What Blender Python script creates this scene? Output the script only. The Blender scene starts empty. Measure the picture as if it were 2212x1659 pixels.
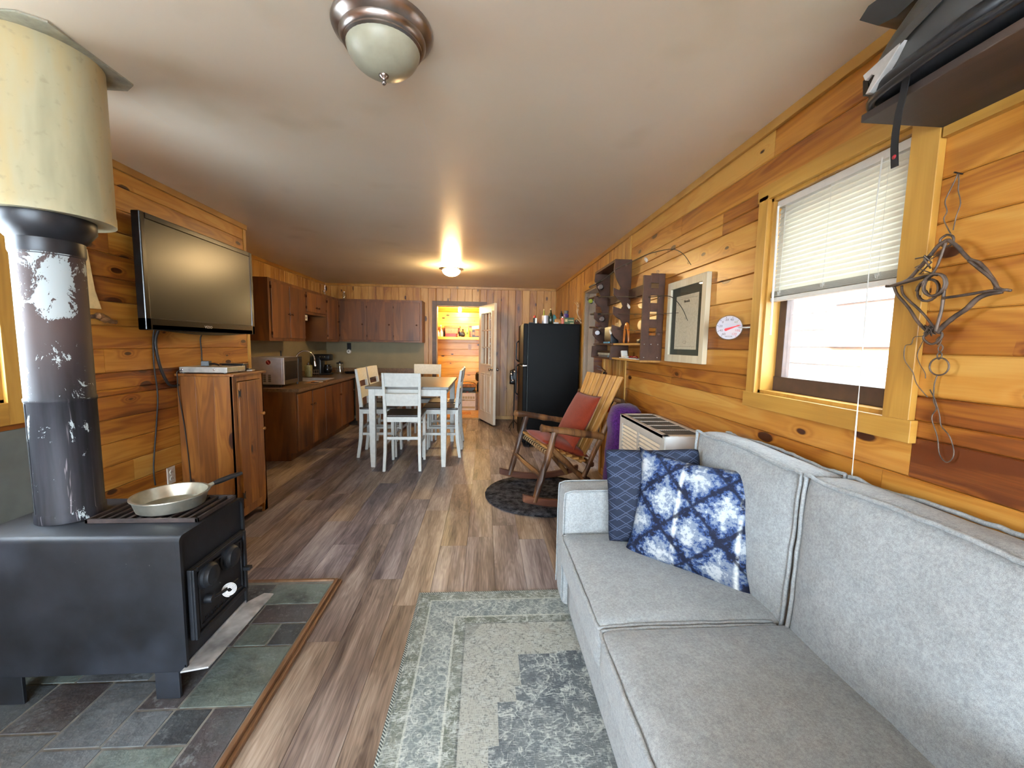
import bpy, bmesh, math, random
from mathutils import Matrix, Vector, noise as mnoise
random.seed(11)
SC = bpy.context.scene
COL = SC.collection
PI = math.pi
# ------------------------------------------------------------------ camera, world, light, exposure
CAM_F, CAM_H = 878.616, 1.3666                       # focal length in px of a 2212 px wide frame, eye height
PITCH, YAW, ROLL = 0.09676, 0.06762, 0.01758
def camera():
    cy, sy, cp, sp, cr, sr = (f(a) for a in (YAW, PITCH, ROLL) for f in (math.cos, math.sin))
    fw = Vector((sy*cp, cy*cp, -sp)); rt = Vector((cy, -sy, 0)); up = rt.cross(fw)
    r2 = cr*rt + sr*up; u2 = -sr*rt + cr*up
    cd = bpy.data.cameras.new('camera'); cd.sensor_fit = 'HORIZONTAL'; cd.sensor_width = 36
    cd.lens = CAM_F/2212*36; cd.clip_start = .02; cd.clip_end = 200
    co = bpy.data.objects.new('camera', cd); COL.objects.link(co)
    m = Matrix((r2, u2, -fw)).transposed().to_4x4(); m.translation = Vector((0, 0, CAM_H))
    co.matrix_world = m; SC.camera = co
camera()
W = bpy.data.worlds.new('sky'); SC.world = W; W.use_nodes = True
W.node_tree.nodes['Background'].inputs[0].default_value = (.74, .88, 1.0, 1)
W.node_tree.nodes['Background'].inputs[1].default_value = 30.0
SC.view_settings.view_transform = 'Standard'; SC.view_settings.look = 'None'
SC.view_settings.exposure = 0.74; SC.view_settings.gamma = 1; SC.view_settings.use_curve_mapping = False
LAMP_KITCHEN, BULB_PANTRY = 150.0, 950.0     # emission strengths of the lit lamps
try:
    cy_ = SC.cycles
    cy_.use_denoising = True; cy_.denoiser = 'OPENIMAGEDENOISE'; cy_.max_bounces = 8
    cy_.diffuse_bounces = 4; cy_.glossy_bounces = 3; cy_.transmission_bounces = 4; cy_.transparent_max_bounces = 6
    cy_.caustics_reflective = False; cy_.caustics_refractive = False; cy_.sample_clamp_indirect = 6
    cy_.use_adaptive_sampling = True; cy_.adaptive_threshold = 0.02
except Exception: pass
def portal(loc, sx, sy, rot):
    l = bpy.data.lights.new('daylight_portal', 'AREA'); l.shape = 'RECTANGLE'; l.size = sx; l.size_y = sy
    l.cycles.is_portal = True
    o = bpy.data.objects.new('daylight_portal', l); o.location = loc; o.rotation_euler = rot; COL.objects.link(o)
portal((-.70, -3.42, 1.25), 3.7, 1.95, (PI/2, 0, 0))           # rear windows, facing +Y
portal((-2.3, 1.42, 1.5), .9, 1.0, (0, -PI/2, 0))            # left window, facing +X
portal((1.42, 1.49, 1.6), .7, .95, (0, PI/2, 0))             # right window, facing -X

# ------------------------------------------------------------------ room measures (metres)
XR, XL, XK, YB, YC, H, YF = 1.27, -2.127, -2.777, 7.367, 3.85, 2.37, -3.3
T = .014                                               # thickness of the wall boards

# ------------------------------------------------------------------ mesh helpers
MATS, FR = {}, {}
def V(*a): return Vector(a)
def T_(x, y, z): return Matrix.Translation((x, y, z))
def R_(a, ax): return Matrix.Rotation(a, 4, ax)
class B:
    def __init__(s, M=None):
        s.bm = bmesh.new(); s.M = M; s.cl = None
    def _v(s, p, M=None):
        p = Vector(p)
        if M is not None: p = M @ p
        if s.M is not None: p = s.M @ p
        return s.bm.verts.new(p)
    def _f(s, vs, col=None):
        try: f = s.bm.faces.new(vs)
        except ValueError: return None
        if col is not None:
            if s.cl is None: s.cl = s.bm.loops.layers.float_color.new('Col')
            for l in f.loops: l[s.cl] = (*col, 1)
        return f
    def box(s, x0, x1, y0, y1, z0, z1, M=None, col=None, ch=0):
        if ch:                                          # chamfered slab: face on the top of local z
            pass
        v = [s._v((x, y, z), M) for x in (x0, x1) for y in (y0, y1) for z in (z0, z1)]
        for a in ((0,1,3,2),(4,6,7,5),(0,4,5,1),(2,3,7,6),(0,2,6,4),(1,5,7,3)): s._f([v[i] for i in a], col)
        return s
    def cbox(s, c, d, M=None, **k):
        return s.box(c[0]-d[0]/2, c[0]+d[0]/2, c[1]-d[1]/2, c[1]+d[1]/2, c[2]-d[2]/2, c[2]+d[2]/2, M, **k)
    def loops(s, rings, closed=False, cap=True, col=None):
        R = [[s._v(p) for p in r] for r in rings]; n = len(R[0])
        for i in range(len(R) - (0 if closed else 1)):
            a, b = R[i], R[(i+1) % len(R)]
            for j in range(n): s._f([a[j], a[(j+1) % n], b[(j+1) % n], b[j]], col)
        if cap and not closed:
            s._f(R[0][::-1], col); s._f(R[-1], col)
        return s
    def tube(s, pts, r, seg=8, closed=False, flat=1.0, col=None, jag=0):
        pts = [Vector(p) for p in pts]; n = len(pts)
        rr = r if isinstance(r, (list, tuple)) else [r]*n
        rings = []; up = None
        for i, p in enumerate(pts):
            a = pts[i-1] if (i or closed) else p; b = pts[(i+1) % n] if (i < n-1 or closed) else p
            t = (b-a)
            if t.length < 1e-9: t = Vector((0, 0, 1))
            t.normalize()
            if up is None:
                up = Vector((0, 0, 1)) if abs(t.z) < .9 else Vector((1, 0, 0))
            x = t.cross(up)
            if x.length < 1e-6: x = t.orthogonal()
            x.normalize(); y = x.cross(t); up = y
            ring = []
            for k in range(seg):
                an = 2*PI*k/seg; q = rr[i]*(1+(random.uniform(-jag, jag) if jag else 0))
                ring.append(p + x*math.cos(an)*q + y*math.sin(an)*q*flat)
            rings.append(ring)
        return s.loops(rings, closed, col=col)
    def cyl(s, a, b, r, r2=None, seg=20, col=None): return s.tube([a, b], [r, r if r2 is None else r2], seg, col=col)
    def lathe(s, prof, c=(0, 0, 0), seg=32, M=None, col=None):
        rings = []
        for (r, z) in prof:
            ring = []
            for k in range(seg):
                an = 2*PI*k/seg; p = Vector((max(r, 1e-4)*math.cos(an), max(r, 1e-4)*math.sin(an), z))
                if M is not None: p = M @ p
                ring.append(p + Vector(c))
            rings.append(ring)
        return s.loops(rings, col=col)
    def prism(s, poly, z0, z1, M=None, col=None):
        a = [s._v((x, y, z0), M) for x, y in poly]; b = [s._v((x, y, z1), M) for x, y in poly]
        n = len(a); s._f(a[::-1], col); s._f(b, col)
        for i in range(n): s._f([a[i], a[(i+1) % n], b[(i+1) % n], b[i]], col)
        return s
    def beam(s, pts, w, d=None, col=None):              # lofted rectangle, section in XY
        d = d or w; rings = []
        for i, p in enumerate(pts):
            ww = w[i] if isinstance(w, (list, tuple)) else w; dd = d[i] if isinstance(d, (list, tuple)) else d
            rings.append([Vector(p)+Vector((sx*ww/2, sy*dd/2, 0)) for sx, sy in ((-1,-1),(1,-1),(1,1),(-1,1))])
        return s.loops(rings, col=col)
    def sphere(s, c, r, sc=(1, 1, 1), seg=16, rn=10, M=None):
        rings = []
        for i in range(rn+1):
            th = PI*i/rn; ring = []
            for k in range(seg):
                an = 2*PI*k/seg
                p = Vector((max(math.sin(th), .01)*math.cos(an)*r*sc[0], max(math.sin(th), .01)*math.sin(an)*r*sc[1], -math.cos(th)*r*sc[2]))
                if M is not None: p = M @ p
                ring.append(p+Vector(c))
            rings.append(ring)
        return s.loops(rings)
    def rbox(s, c, half, r, n=(10, 10, 6), crown=(0, 0, 0), M=None, wr=0, fr=6):
        a = Vector(half); c = Vector(c); cache = {}
        def vert(u):
            k = tuple(round(x, 4) for x in u)
            if k in cache: return cache[k]
            p = Vector((u[0]*a[0], u[1]*a[1], u[2]*a[2])); q = Vector([max(-a[i]+r, min(a[i]-r, p[i])) for i in range(3)])
            d = p-q
            if d.length > 1e-7: p = q + d.normalized()*r
            for i in range(3):
                j, k2 = (i+1) % 3, (i+2) % 3
                p[i] += (1 if u[i] > 0 else -1)*crown[i]*abs(u[i])**2*(1-u[j]**4)*(1-u[k2]**4)
            if wr:
                w = mnoise.noise_vector((p+c)*fr)
                p += w*wr
            p = p + c
            cache[k] = s._v(p, M); return cache[k]
        def face(ax, sg):
            j, k2 = (ax+1) % 3, (ax+2) % 3
            for i in range(n[j]):
                for m in range(n[k2]):
                    q = []
                    for (di, dm) in ((0,0),(1,0),(1,1),(0,1)):
                        u = [0, 0, 0]; u[ax] = sg
                        u[j] = math.sin(PI/2*(-1+2*(i+di)/n[j]))**1 if n[j] > 3 else -1+2*(i+di)/n[j]
                        u[k2] = math.sin(PI/2*(-1+2*(m+dm)/n[k2])) if n[k2] > 3 else -1+2*(m+dm)/n[k2]
                        q.append(vert(u))
                    s._f(q if sg > 0 else q[::-1])
        for ax in range(3):
            face(ax, 1); face(ax, -1)
        return s
    def pillow(s, w, h, t, n=18, M=None, ear=.03, wr=.004):
        g = [{}, {}]
        for sd in (0, 1):
            for i in range(n+1):
                for j in range(n+1):
                    u, v = -1+2*i/n, -1+2*j/n
                    if sd and (i in (0, n) or j in (0, n)): g[1][i, j] = g[0][i, j]; continue
                    e = ((1-abs(u)**2.2)*(1-abs(v)**2.2))
                    z = t/2*max(e, 0)**.55
                    pin = 1-.055*(1-v*v)*abs(u)**3 ; pin2 = 1-.055*(1-u*u)*abs(v)**3
                    x, y = u*w/2*pin, v*h/2*pin2
                    k = 1+ear*(abs(u*v)**6)
                    z += mnoise.noise((x*9, y*9, sd*5+t))*wr*max(e, 0)**.3
                    g[sd][i, j] = s._v((x*k, y*k, z if sd == 0 else -z), M)
        uvl = s.bm.loops.layers.uv.new('UVMap'); tab = {}
        for sd in (0, 1):
            for kk, vv in g[sd].items(): tab[vv] = (kk[0]/n, kk[1]/n)
        for sd in (0, 1):
            for i in range(n):
                for j in range(n):
                    q = [g[sd][i, j], g[sd][i+1, j], g[sd][i+1, j+1], g[sd][i, j+1]]
                    f = s._f(q if sd == 0 else q[::-1])
                    if f:
                        for l in f.loops: l[uvl].uv = tab[l.vert]
        return s
    def obj(s, name, mat, parent=None, smooth=False, bevel=0, sub=0, local=False, label=None, kind=None, top=None, weld=False):
        me = bpy.data.meshes.new(name); bmesh.ops.recalc_face_normals(s.bm, faces=s.bm.faces)
        fm = Matrix.Identity(4)
        if parent is not None:
            fm = FR[parent.name]
            if not local: s.bm.transform(fm.inverted())
        else:
            vs = [v.co for v in s.bm.verts]
            if vs:
                c = V((min(v.x for v in vs)+max(v.x for v in vs))/2, (min(v.y for v in vs)+max(v.y for v in vs))/2, min(v.z for v in vs))
                fm = Matrix.Translation(c); s.bm.transform(fm.inverted())
        s.bm.to_mesh(me); s.bm.free()
        if smooth:
            for p in me.polygons: p.use_smooth = True
        o = bpy.data.objects.new(name, me); COL.objects.link(o)
        if parent is not None: o.parent = parent
        else: o.matrix_world = fm
        FR[o.name] = fm
        if mat: me.materials.append(mat)
        if bevel:
            m = o.modifiers.new('bevel', 'BEVEL'); m.width = bevel; m.segments = 2; m.limit_method = 'ANGLE'; m.angle_limit = .6
        if sub:
            m = o.modifiers.new('sub', 'SUBSURF'); m.levels = sub; m.render_levels = sub
        if smooth == 2:
            try: me.set_sharp_from_angle(angle=.7)
            except Exception: pass
        if kind: o['kind'] = kind
        if label: o['label'] = label
        if top: tag(o, *top)
        return o
def tag(o, label, cat, group=None):
    o['label'] = label; o['category'] = cat
    if group: o['group'] = group
    return o
def thing(name, label, cat, loc=(0, 0, 0), rz=0, group=None):
    o = bpy.data.objects.new(name, None); COL.objects.link(o); o.empty_display_size = .1
    o.location = loc; o.rotation_euler = (0, 0, rz); FR[o.name] = T_(*loc) @ R_(rz, 'Z')
    return tag(o, label, cat, group)
def structure(o): o['kind'] = 'structure'; return o
def sgroup(name, loc=(0, 0, 0)):
    o = bpy.data.objects.new(name, None); COL.objects.link(o); o.location = loc; FR[o.name] = T_(*loc); o['kind'] = 'structure'; return o
def dup(root, loc, rz, label, group=None):
    def cp(o, par):
        c = o.copy(); COL.objects.link(c); c.parent = par
        for ch in list(o.children): cp(ch, c)
        return c
    r = cp(root, None); r.location = loc; r.rotation_euler = (0, 0, rz); r['label'] = label
    if group: r['group'] = group
    return r
def text(name, body, size, M, mat, parent=None, ext=.0006, label=None, squash=1):
    cu = bpy.data.curves.new(name, 'FONT'); cu.body = body; cu.size = size; cu.extrude = ext
    cu.align_x = 'CENTER'; cu.align_y = 'CENTER'; cu.resolution_u = 2
    t = bpy.data.objects.new(name, cu); COL.objects.link(t)
    me = bpy.data.meshes.new_from_object(t); bpy.data.objects.remove(t); bpy.data.curves.remove(cu)
    b = B(); b.bm.from_mesh(me); bpy.data.meshes.remove(me)
    b.bm.transform(M @ Matrix.Diagonal((squash, 1, 1, 1)))
    return b.obj(name, mat, parent, label=label)
def arc(c, r, a0, a1, n, pl='xz'):
    o = []
    for i in range(n+1):
        a = a0+(a1-a0)*i/n; p, q = r*math.cos(a), r*math.sin(a)
        o.append(V(c[0]+(p if 'x' in pl[0] else 0), c[1]+(p if pl[0] == 'y' else q if pl[1] == 'y' else 0), c[2]+(q if pl[1] == 'z' else 0)))
    return o
def smoothpts(pts, k=4):
    P = [Vector(p) for p in pts]; o = []
    for i in range(len(P)-1):
        p0, p1, p2, p3 = P[max(i-1, 0)], P[i], P[i+1], P[min(i+2, len(P)-1)]
        for j in range(k):
            t = j/k
            o.append(.5*((2*p1)+(p2-p0)*t+(2*p0-5*p1+4*p2-p3)*t*t+(3*p1-p0-3*p2+p3)*t**3))
    return o+[P[-1]]

# ------------------------------------------------------------------ materials
def lin(c):
    f = lambda v: v/12.92 if v <= .04045 else ((v+.055)/1.055)**2.4
    return tuple(f(x/255) for x in c)+(1,)
class N:
    def __init__(s, name):
        s.m = bpy.data.materials.new(name); s.m.use_nodes = True; s.t = s.m.node_tree
        s.n = s.t.nodes; s.p = s.n['Principled BSDF']; MATS[name] = s.m
    def L(s, a, b): s.t.links.new(a, b)
    def put(s, sock, v):
        if v is None: return
        if isinstance(v, bpy.types.NodeSocket): s.L(v, sock)
        else:
            try: sock.default_value = v
            except Exception: sock.default_value = (*v, 1) if len(v) == 3 else v[:3]
    def math(s, op, a, b=None, c=None, clamp=False):
        n = s.n.new('ShaderNodeMath'); n.operation = op; n.use_clamp = clamp
        for i, x in enumerate((a, b, c)):
            if x is not None: s.put(n.inputs[i], x)
        return n.outputs[0]
    def pos(s, kind='P'):
        if kind == 'P': return s.n.new('ShaderNodeNewGeometry').outputs['Position']
        return s.n.new('ShaderNodeTexCoord').outputs['Object']
    def sep(s, v):
        n = s.n.new('ShaderNodeSeparateXYZ'); s.L(v, n.inputs[0]); return n.outputs
    def comb(s, x=0, y=0, z=0):
        n = s.n.new('ShaderNodeCombineXYZ')
        for i, q in enumerate((x, y, z)): s.put(n.inputs[i], q)
        return n.outputs[0]
    def noise(s, v, scale=5, detail=2, rough=.5, dist=0):
        n = s.n.new('ShaderNodeTexNoise'); s.L(v, n.inputs['Vector'])
        n.inputs['Scale'].default_value = scale; n.inputs['Detail'].default_value = detail
        n.inputs['Roughness'].default_value = rough; n.inputs['Distortion'].default_value = dist
        return n.outputs[0]
    def vor(s, v, scale=5, feature='F1', rnd=1, dims='3D'):
        n = s.n.new('ShaderNodeTexVoronoi'); s.L(v, n.inputs['Vector']); n.inputs['Scale'].default_value = scale
        n.feature = feature; n.voronoi_dimensions = dims; n.inputs['Randomness'].default_value = rnd; return n.outputs
    def ramp(s, f, stops, interp='LINEAR'):
        n = s.n.new('ShaderNodeValToRGB'); s.put(n.inputs[0], f); e = n.color_ramp.elements; n.color_ramp.interpolation = interp
        while len(e) < len(stops): e.new(.5)
        for k, (p, c) in enumerate(stops):
            e[k].position = p; e[k].color = lin(c) if not isinstance(c, float) else (c, c, c, 1)
        return n.outputs[0]
    def mix(s, f, a, b, mode='MIX'):
        n = s.n.new('ShaderNodeMix'); n.data_type = 'RGBA'; n.blend_type = mode
        s.put(n.inputs[0], f); s.put(n.inputs[6], lin(a) if isinstance(a, tuple) and len(a) == 3 else a)
        s.put(n.inputs[7], lin(b) if isinstance(b, tuple) and len(b) == 3 else b); return n.outputs[2]
    def mr(s, v, a, b, c=0, d=1):
        n = s.n.new('ShaderNodeMapRange'); s.put(n.inputs[0], v)
        for i, q in enumerate((a, b, c, d)): n.inputs[i+1].default_value = q
        return n.outputs[0]
    def attr(s):
        n = s.n.new('ShaderNodeAttribute'); n.attribute_name = 'Col'
        q = s.n.new('ShaderNodeSeparateColor'); s.L(n.outputs['Color'], q.inputs[0]); return n.outputs['Color'], q.outputs
    def vscale(s, v, sc):
        n = s.n.new('ShaderNodeVectorMath'); n.operation = 'MULTIPLY'; s.L(v, n.inputs[0]); n.inputs[1].default_value = sc; return n.outputs[0]
    def bump(s, h, st=.3, d=.01):
        n = s.n.new('ShaderNodeBump'); n.inputs['Strength'].default_value = st; n.inputs['Distance'].default_value = d
        s.put(n.inputs['Height'], h); s.L(n.outputs[0], s.p.inputs['Normal'])
    def out(s, col=None, rough=.5, metal=0, spec=.5, coat=None):
        s.put(s.p.inputs['Base Color'], lin(col) if isinstance(col, tuple) and len(col) == 3 else col)
        s.put(s.p.inputs['Roughness'], rough); s.put(s.p.inputs['Metallic'], metal); s.p.inputs['Specular IOR Level'].default_value = spec
        if coat: s.p.inputs['Coat Weight'].default_value = coat[0]; s.p.inputs['Coat Roughness'].default_value = coat[1]
        return s.m
def plain(name, col, rough=.5, metal=0, spec=.5, var=.12, sc=20, bump=0, coat=None):
    """one colour with faint mottling, so that every surface is procedural"""
    k = N(name); p = k.pos('O'); f = k.noise(p, sc, 3, .6)
    d = tuple(max(0, c*(1-var)) for c in col); l = tuple(min(255, c*(1+var)) for c in col)
    c = k.mix(k.mr(f, .3, .7), d, l)
    if bump: k.bump(f, bump, .005)
    return k.out(c, rough, metal, spec, coat)
def emit(name, col, st):
    k = N(name); k.p.inputs['Emission Color'].default_value = lin(col); k.p.inputs['Emission Strength'].default_value = st
    return k.out(col, .4)
def wood(name, u, v, stops, knots=1.0, knot_scale=(3.2, 7.5), rough=.32, spec=.5, tone=1.0, contour=70, seed_attr=True, space='P', knotcol=(62, 28, 10), fine=.10):
    """board wood: grain runs along axis u across axis v; per-board tone and seed come from the mesh"""
    k = N(name); xyz = k.sep(k.pos(space)); ix = {'x': 0, 'y': 1, 'z': 2}
    U, Vv = xyz[ix[u]], xyz[ix[v]]; Wx = xyz[({0, 1, 2}-{ix[u], ix[v]}).pop()]
    if seed_attr: _, at = k.attr(); tn, sd = at[0], at[1]
    else: tn, sd = .5, 0.0
    off = k.math('MULTIPLY', sd, 37.0)
    zz = k.math('ADD', off, k.math('MULTIPLY', Wx, 1.5))
    vk = k.comb(k.math('MULTIPLY_ADD', U, knot_scale[0], off), k.math('MULTIPLY_ADD', Vv, knot_scale[1], k.math('MULTIPLY', off, 3.3)), 0)
    vo = k.vor(vk, 1.0, dims='2D'); dist = vo['Distance']; rc = k.sep(vo['Color'])
    has = k.math('GREATER_THAN', rc[0], 1-.3*knots)
    rad = k.mr(rc[1], 0, 1, .05, .17)
    wob = k.math('MULTIPLY', k.noise(vk, 6, 2), .05)
    dd = k.math('SUBTRACT', k.math('ADD', dist, wob), rad)
    kn = k.math('MULTIPLY', k.mr(dd, .03, -.0), has)
    halo = k.math('MULTIPLY', k.mr(dist, .34, .06), has)
    base = k.noise(k.comb(k.math('MULTIPLY', U, .9), k.math('MULTIPLY', Vv, 7.0), zz), 1.0, 2, .5, .3)
    low = k.math('ADD', base, k.math('MULTIPLY', k.math('POWER', halo, 2.0), .22))
    con = k.math('MULTIPLY', k.math('SINE', k.math('MULTIPLY', low, contour)), .5)
    fn = k.noise(k.comb(k.math('MULTIPLY', U, 6), k.math('MULTIPLY', Vv, 190), zz), 1.0, 3, .6)
    t = k.math('ADD', k.math('MULTIPLY', k.math('SUBTRACT', tn, .5), tone), .5) if seed_attr else .5
    t = k.math('ADD', t, k.math('MULTIPLY', k.math('SUBTRACT', base, .5), 1.5))
    t = k.math('ADD', t, k.math('MULTIPLY', con, .17))
    t = k.math('ADD', t, k.math('MULTIPLY', k.math('SUBTRACT', fn, .5), fine*3))
    t = k.math('ADD', t, k.math('MULTIPLY', halo, .16))
    c = k.ramp(t, stops)
    c = k.mix(kn, c, knotcol)
    k.bump(k.math('ADD', fn, k.math('MULTIPLY', con, .3)), .12, .002)
    return k.out(c, rough, 0, spec)
PINE = [(0, (190, 143, 70)), (.32, (176, 119, 47)), (.55, (157, 98, 33)), (.78, (128, 70, 23)), (1, (92, 44, 15))]
m_pineL = wood('pine_boards_left', 'y', 'z', PINE, 1.0, tone=.75)
m_pineR = m_pineL
m_pineVx = wood('pine_boards_upright', 'z', 'x', [(0, (192, 150, 84)), (.35, (174, 128, 62)), (.6, (152, 102, 44)), (.85, (120, 74, 30)), (1, (88, 50, 20))], .8, tone=.5, rough=.4)
m_pineVy = wood('pine_boards_upright_side', 'z', 'y', [(0, (192, 150, 84)), (.35, (174, 128, 62)), (.6, (152, 102, 44)), (.85, (120, 74, 30)), (1, (88, 50, 20))], .8, tone=.5, rough=.4)
m_pineX = wood('pine_boards_pantry', 'x', 'z', [(0, (232, 192, 92)), (.4, (220, 174, 74)), (.7, (204, 148, 54)), (1, (160, 104, 36))], .8, tone=.35)
m_trimY = wood('pine_trim', 'y', 'x', [(0, (184, 144, 76)), (.5, (160, 115, 52)), (1, (126, 81, 32))], .35, (1.2, 3), seed_attr=False, tone=.3)
m_trimZ = wood('pine_casing', 'z', 'y', [(0, (190, 146, 70)), (.5, (170, 124, 52)), (1, (138, 92, 36))], .12, (1.2, 3), seed_attr=False, rough=.38)
m_trimYc = wood('pine_casing_level', 'y', 'z', [(0, (190, 146, 70)), (.5, (170, 124, 52)), (1, (138, 92, 36))], .12, (1.2, 3), seed_attr=False, rough=.38)
m_cab = wood('stained_plywood', 'z', 'y', [(0, (134, 86, 38)), (.45, (106, 64, 27)), (.75, (80, 46, 19)), (1, (52, 29, 13))], .0, (1.2, 3), tone=.4, rough=.42, contour=40, knotcol=(40, 20, 10))
m_cabx = wood('stained_plywood_facing_camera', 'z', 'x', [(0, (134, 86, 38)), (.45, (106, 64, 27)), (.75, (80, 46, 19)), (1, (52, 29, 13))], .0, (1.2, 3), tone=.4, rough=.42, contour=40, knotcol=(40, 20, 10))
m_pcab = wood('amber_pine_cabinet', 'z', 'y', [(0, (166, 112, 50)), (.4, (142, 88, 34)), (.7, (114, 66, 24)), (1, (80, 44, 17))], .7, (2.2, 5), tone=.35, rough=.4)
m_pcabx = wood('amber_pine_cabinet_side', 'z', 'x', [(0, (166, 112, 50)), (.4, (142, 88, 34)), (.7, (114, 66, 24)), (1, (80, 44, 17))], .7, (2.2, 5), tone=.35, rough=.4)
m_dark = wood('dark_shelf_wood', 'y', 'x', [(0, (76, 59, 47)), (.5, (49, 36, 29)), (1, (27, 20, 16))], .1, seed_attr=False, rough=.6, contour=30)
m_rack = plain('dark_brown_painted_wood', (70, 45, 32), .6, spec=.3, var=.15, sc=14)
m_frame = wood('white_washed_pine', 'z', 'y', [(0, (214, 204, 178)), (.6, (196, 182, 152)), (1, (160, 142, 112))], .2, seed_attr=False, rough=.5, contour=50)
m_log = wood('log_bark', 'z', 'x', [(0, (150, 108, 62)), (.42, (110, 72, 40)), (.62, (66, 42, 26)), (1, (32, 22, 16))], .8, (5, 14), seed_attr=False, rough=.45, space='O', contour=26, fine=.2)
m_slat = wood('rocker_slat_pine', 'z', 'y', [(0, (204, 158, 92)), (.5, (176, 126, 64)), (1, (128, 82, 38))], .6, (4, 14), seed_attr=True, rough=.42, space='O')
m_rail = wood('rocker_rail_wood', 'x', 'z', [(0, (120, 76, 50)), (.5, (88, 50, 34)), (1, (56, 30, 20))], .2, seed_attr=False, rough=.5, space='O')

def floor_mat():
    k = N('vinyl_plank_floor'); xyz = k.sep(k.pos()); _, at = k.attr()
    off = k.math('MULTIPLY', at[1], 41.0)
    X, Y = xyz[0], xyz[1]
    base = k.noise(k.comb(k.math('MULTIPLY', X, 9), k.math('MULTIPLY', Y, 1.1), off), 1.0, 3, .55, .4)
    con = k.math('SINE', k.math('MULTIPLY', base, 85))
    fn = k.noise(k.comb(k.math('MULTIPLY', X, 170), k.math('MULTIPLY', Y, 5), off), 1.0, 3, .65)
    bl = k.noise(k.comb(k.math('MULTIPLY', X, 22), k.math('MULTIPLY', Y, 2.2), k.math('ADD', off, 9)), 1.0, 3, .6)
    t = k.math('ADD', k.math('MULTIPLY', k.math('SUBTRACT', at[0], .5), .32), .5)
    t = k.math('ADD', t, k.math('MULTIPLY', k.math('SUBTRACT', base, .5), 1.25))
    t = k.math('ADD', t, k.math('MULTIPLY', con, .06))
    t = k.math('ADD', t, k.math('MULTIPLY', k.math('SUBTRACT', fn, .5), .8))
    t = k.math('ADD', t, k.math('MULTIPLY', k.math('SUBTRACT', bl, .5), .9))
    warm = k.ramp(t, [(0, (186, 168, 152)), (.3, (158, 140, 124)), (.55, (130, 112, 98)), (.8, (100, 84, 73)), (1, (62, 50, 44))])
    cool = k.ramp(t, [(0, (172, 162, 160)), (.3, (140, 130, 130)), (.55, (110, 99, 101)), (.8, (82, 73, 77)), (1, (52, 46, 50))])
    c = k.mix(k.mr(at[2], .25, .6), warm, cool)
    k.bump(fn, .15, .002)
    return k.out(c, k.mr(fn, .3, .7, .36, .5), 0, .45)
m_floor = floor_mat()
def ceiling_mat():
    k = N('painted_drywall_ceiling'); p = k.pos(); a = k.noise(p, 1.3, 3, .5); b = k.noise(p, 9, 3, .6)
    c = k.mix(k.mr(a, .35, .65), (226, 215, 194), (232, 222, 204))
    xyz = k.sep(p)
    def line(ax, at, lo, hi, other):
        d = k.math('ABSOLUTE', k.math('SUBTRACT', xyz[ax], at)); g = k.mr(d, .004, .0015)
        r = k.math('MULTIPLY', k.math('GREATER_THAN', xyz[other], lo), k.math('LESS_THAN', xyz[other], hi))
        return k.math('MULTIPLY', k.math('MULTIPLY', g, r), k.mr(k.noise(p, 6, 3), .38, .55))
    j = line(0, -1.5, 1.2, 3.75, 1)
    for q in (line(0, -.29, 1.2, 3.25, 1), line(1, 3.22, -1.5, .1, 0), line(1, 3.75, -2.1, -1.5, 0)): j = k.math('MAXIMUM', j, q)
    c = k.mix(k.math('MULTIPLY', j, .55), c, (226, 222, 210))
    st = k.math('MULTIPLY', k.mr(k.noise(k.comb(xyz[0], xyz[1], 4.2), 2.3, 2), .62, .75), .25)
    c = k.mix(st, c, (176, 158, 118))
    k.bump(k.math('ADD', b, k.math('MULTIPLY', j, 2)), .06, .004)
    return k.out(c, .32, 0, .5)
m_ceil = ceiling_mat()
def fabric(name, c0, c1, sc=900, rough=.92, bump=.25):
    k = N(name); p = k.pos('O'); a = k.noise(p, sc, 2, .7); b = k.noise(p, 120, 3, .7); cc = k.noise(p, 28, 2, .6)
    f = k.math('ADD', k.math('MULTIPLY', a, .5), k.math('ADD', k.math('MULTIPLY', b, .35), k.math('MULTIPLY', cc, .15)))
    k.bump(f, bump, .003); k.p.inputs['Sheen Weight'].default_value = .15
    return k.out(k.mix(k.mr(f, .4, .6), c0, c1), rough, 0, .2)
m_sofa = fabric('light_grey_heather_fabric', (126, 130, 131), (168, 172, 173), 700)
m_rust = fabric('rust_cushion_cloth', (114, 40, 20), (138, 52, 28), 500)
m_purple = fabric('purple_plush', (54, 18, 74), (86, 34, 108), 60)
def shag():
    k = N('charcoal_shag'); p = k.pos(); a = k.noise(p, 16, 4, .7); b = k.noise(p, 260, 2, .7)
    k.bump(k.math('ADD', a, b), .9, .01); return k.out(k.mix(k.mr(k.math('ADD', k.math('MULTIPLY', a, .75), k.math('MULTIPLY', b, .25)), .42, .62), (22, 22, 25), (88, 86, 90)), .95, 0, .1)
m_rrug = shag()
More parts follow.
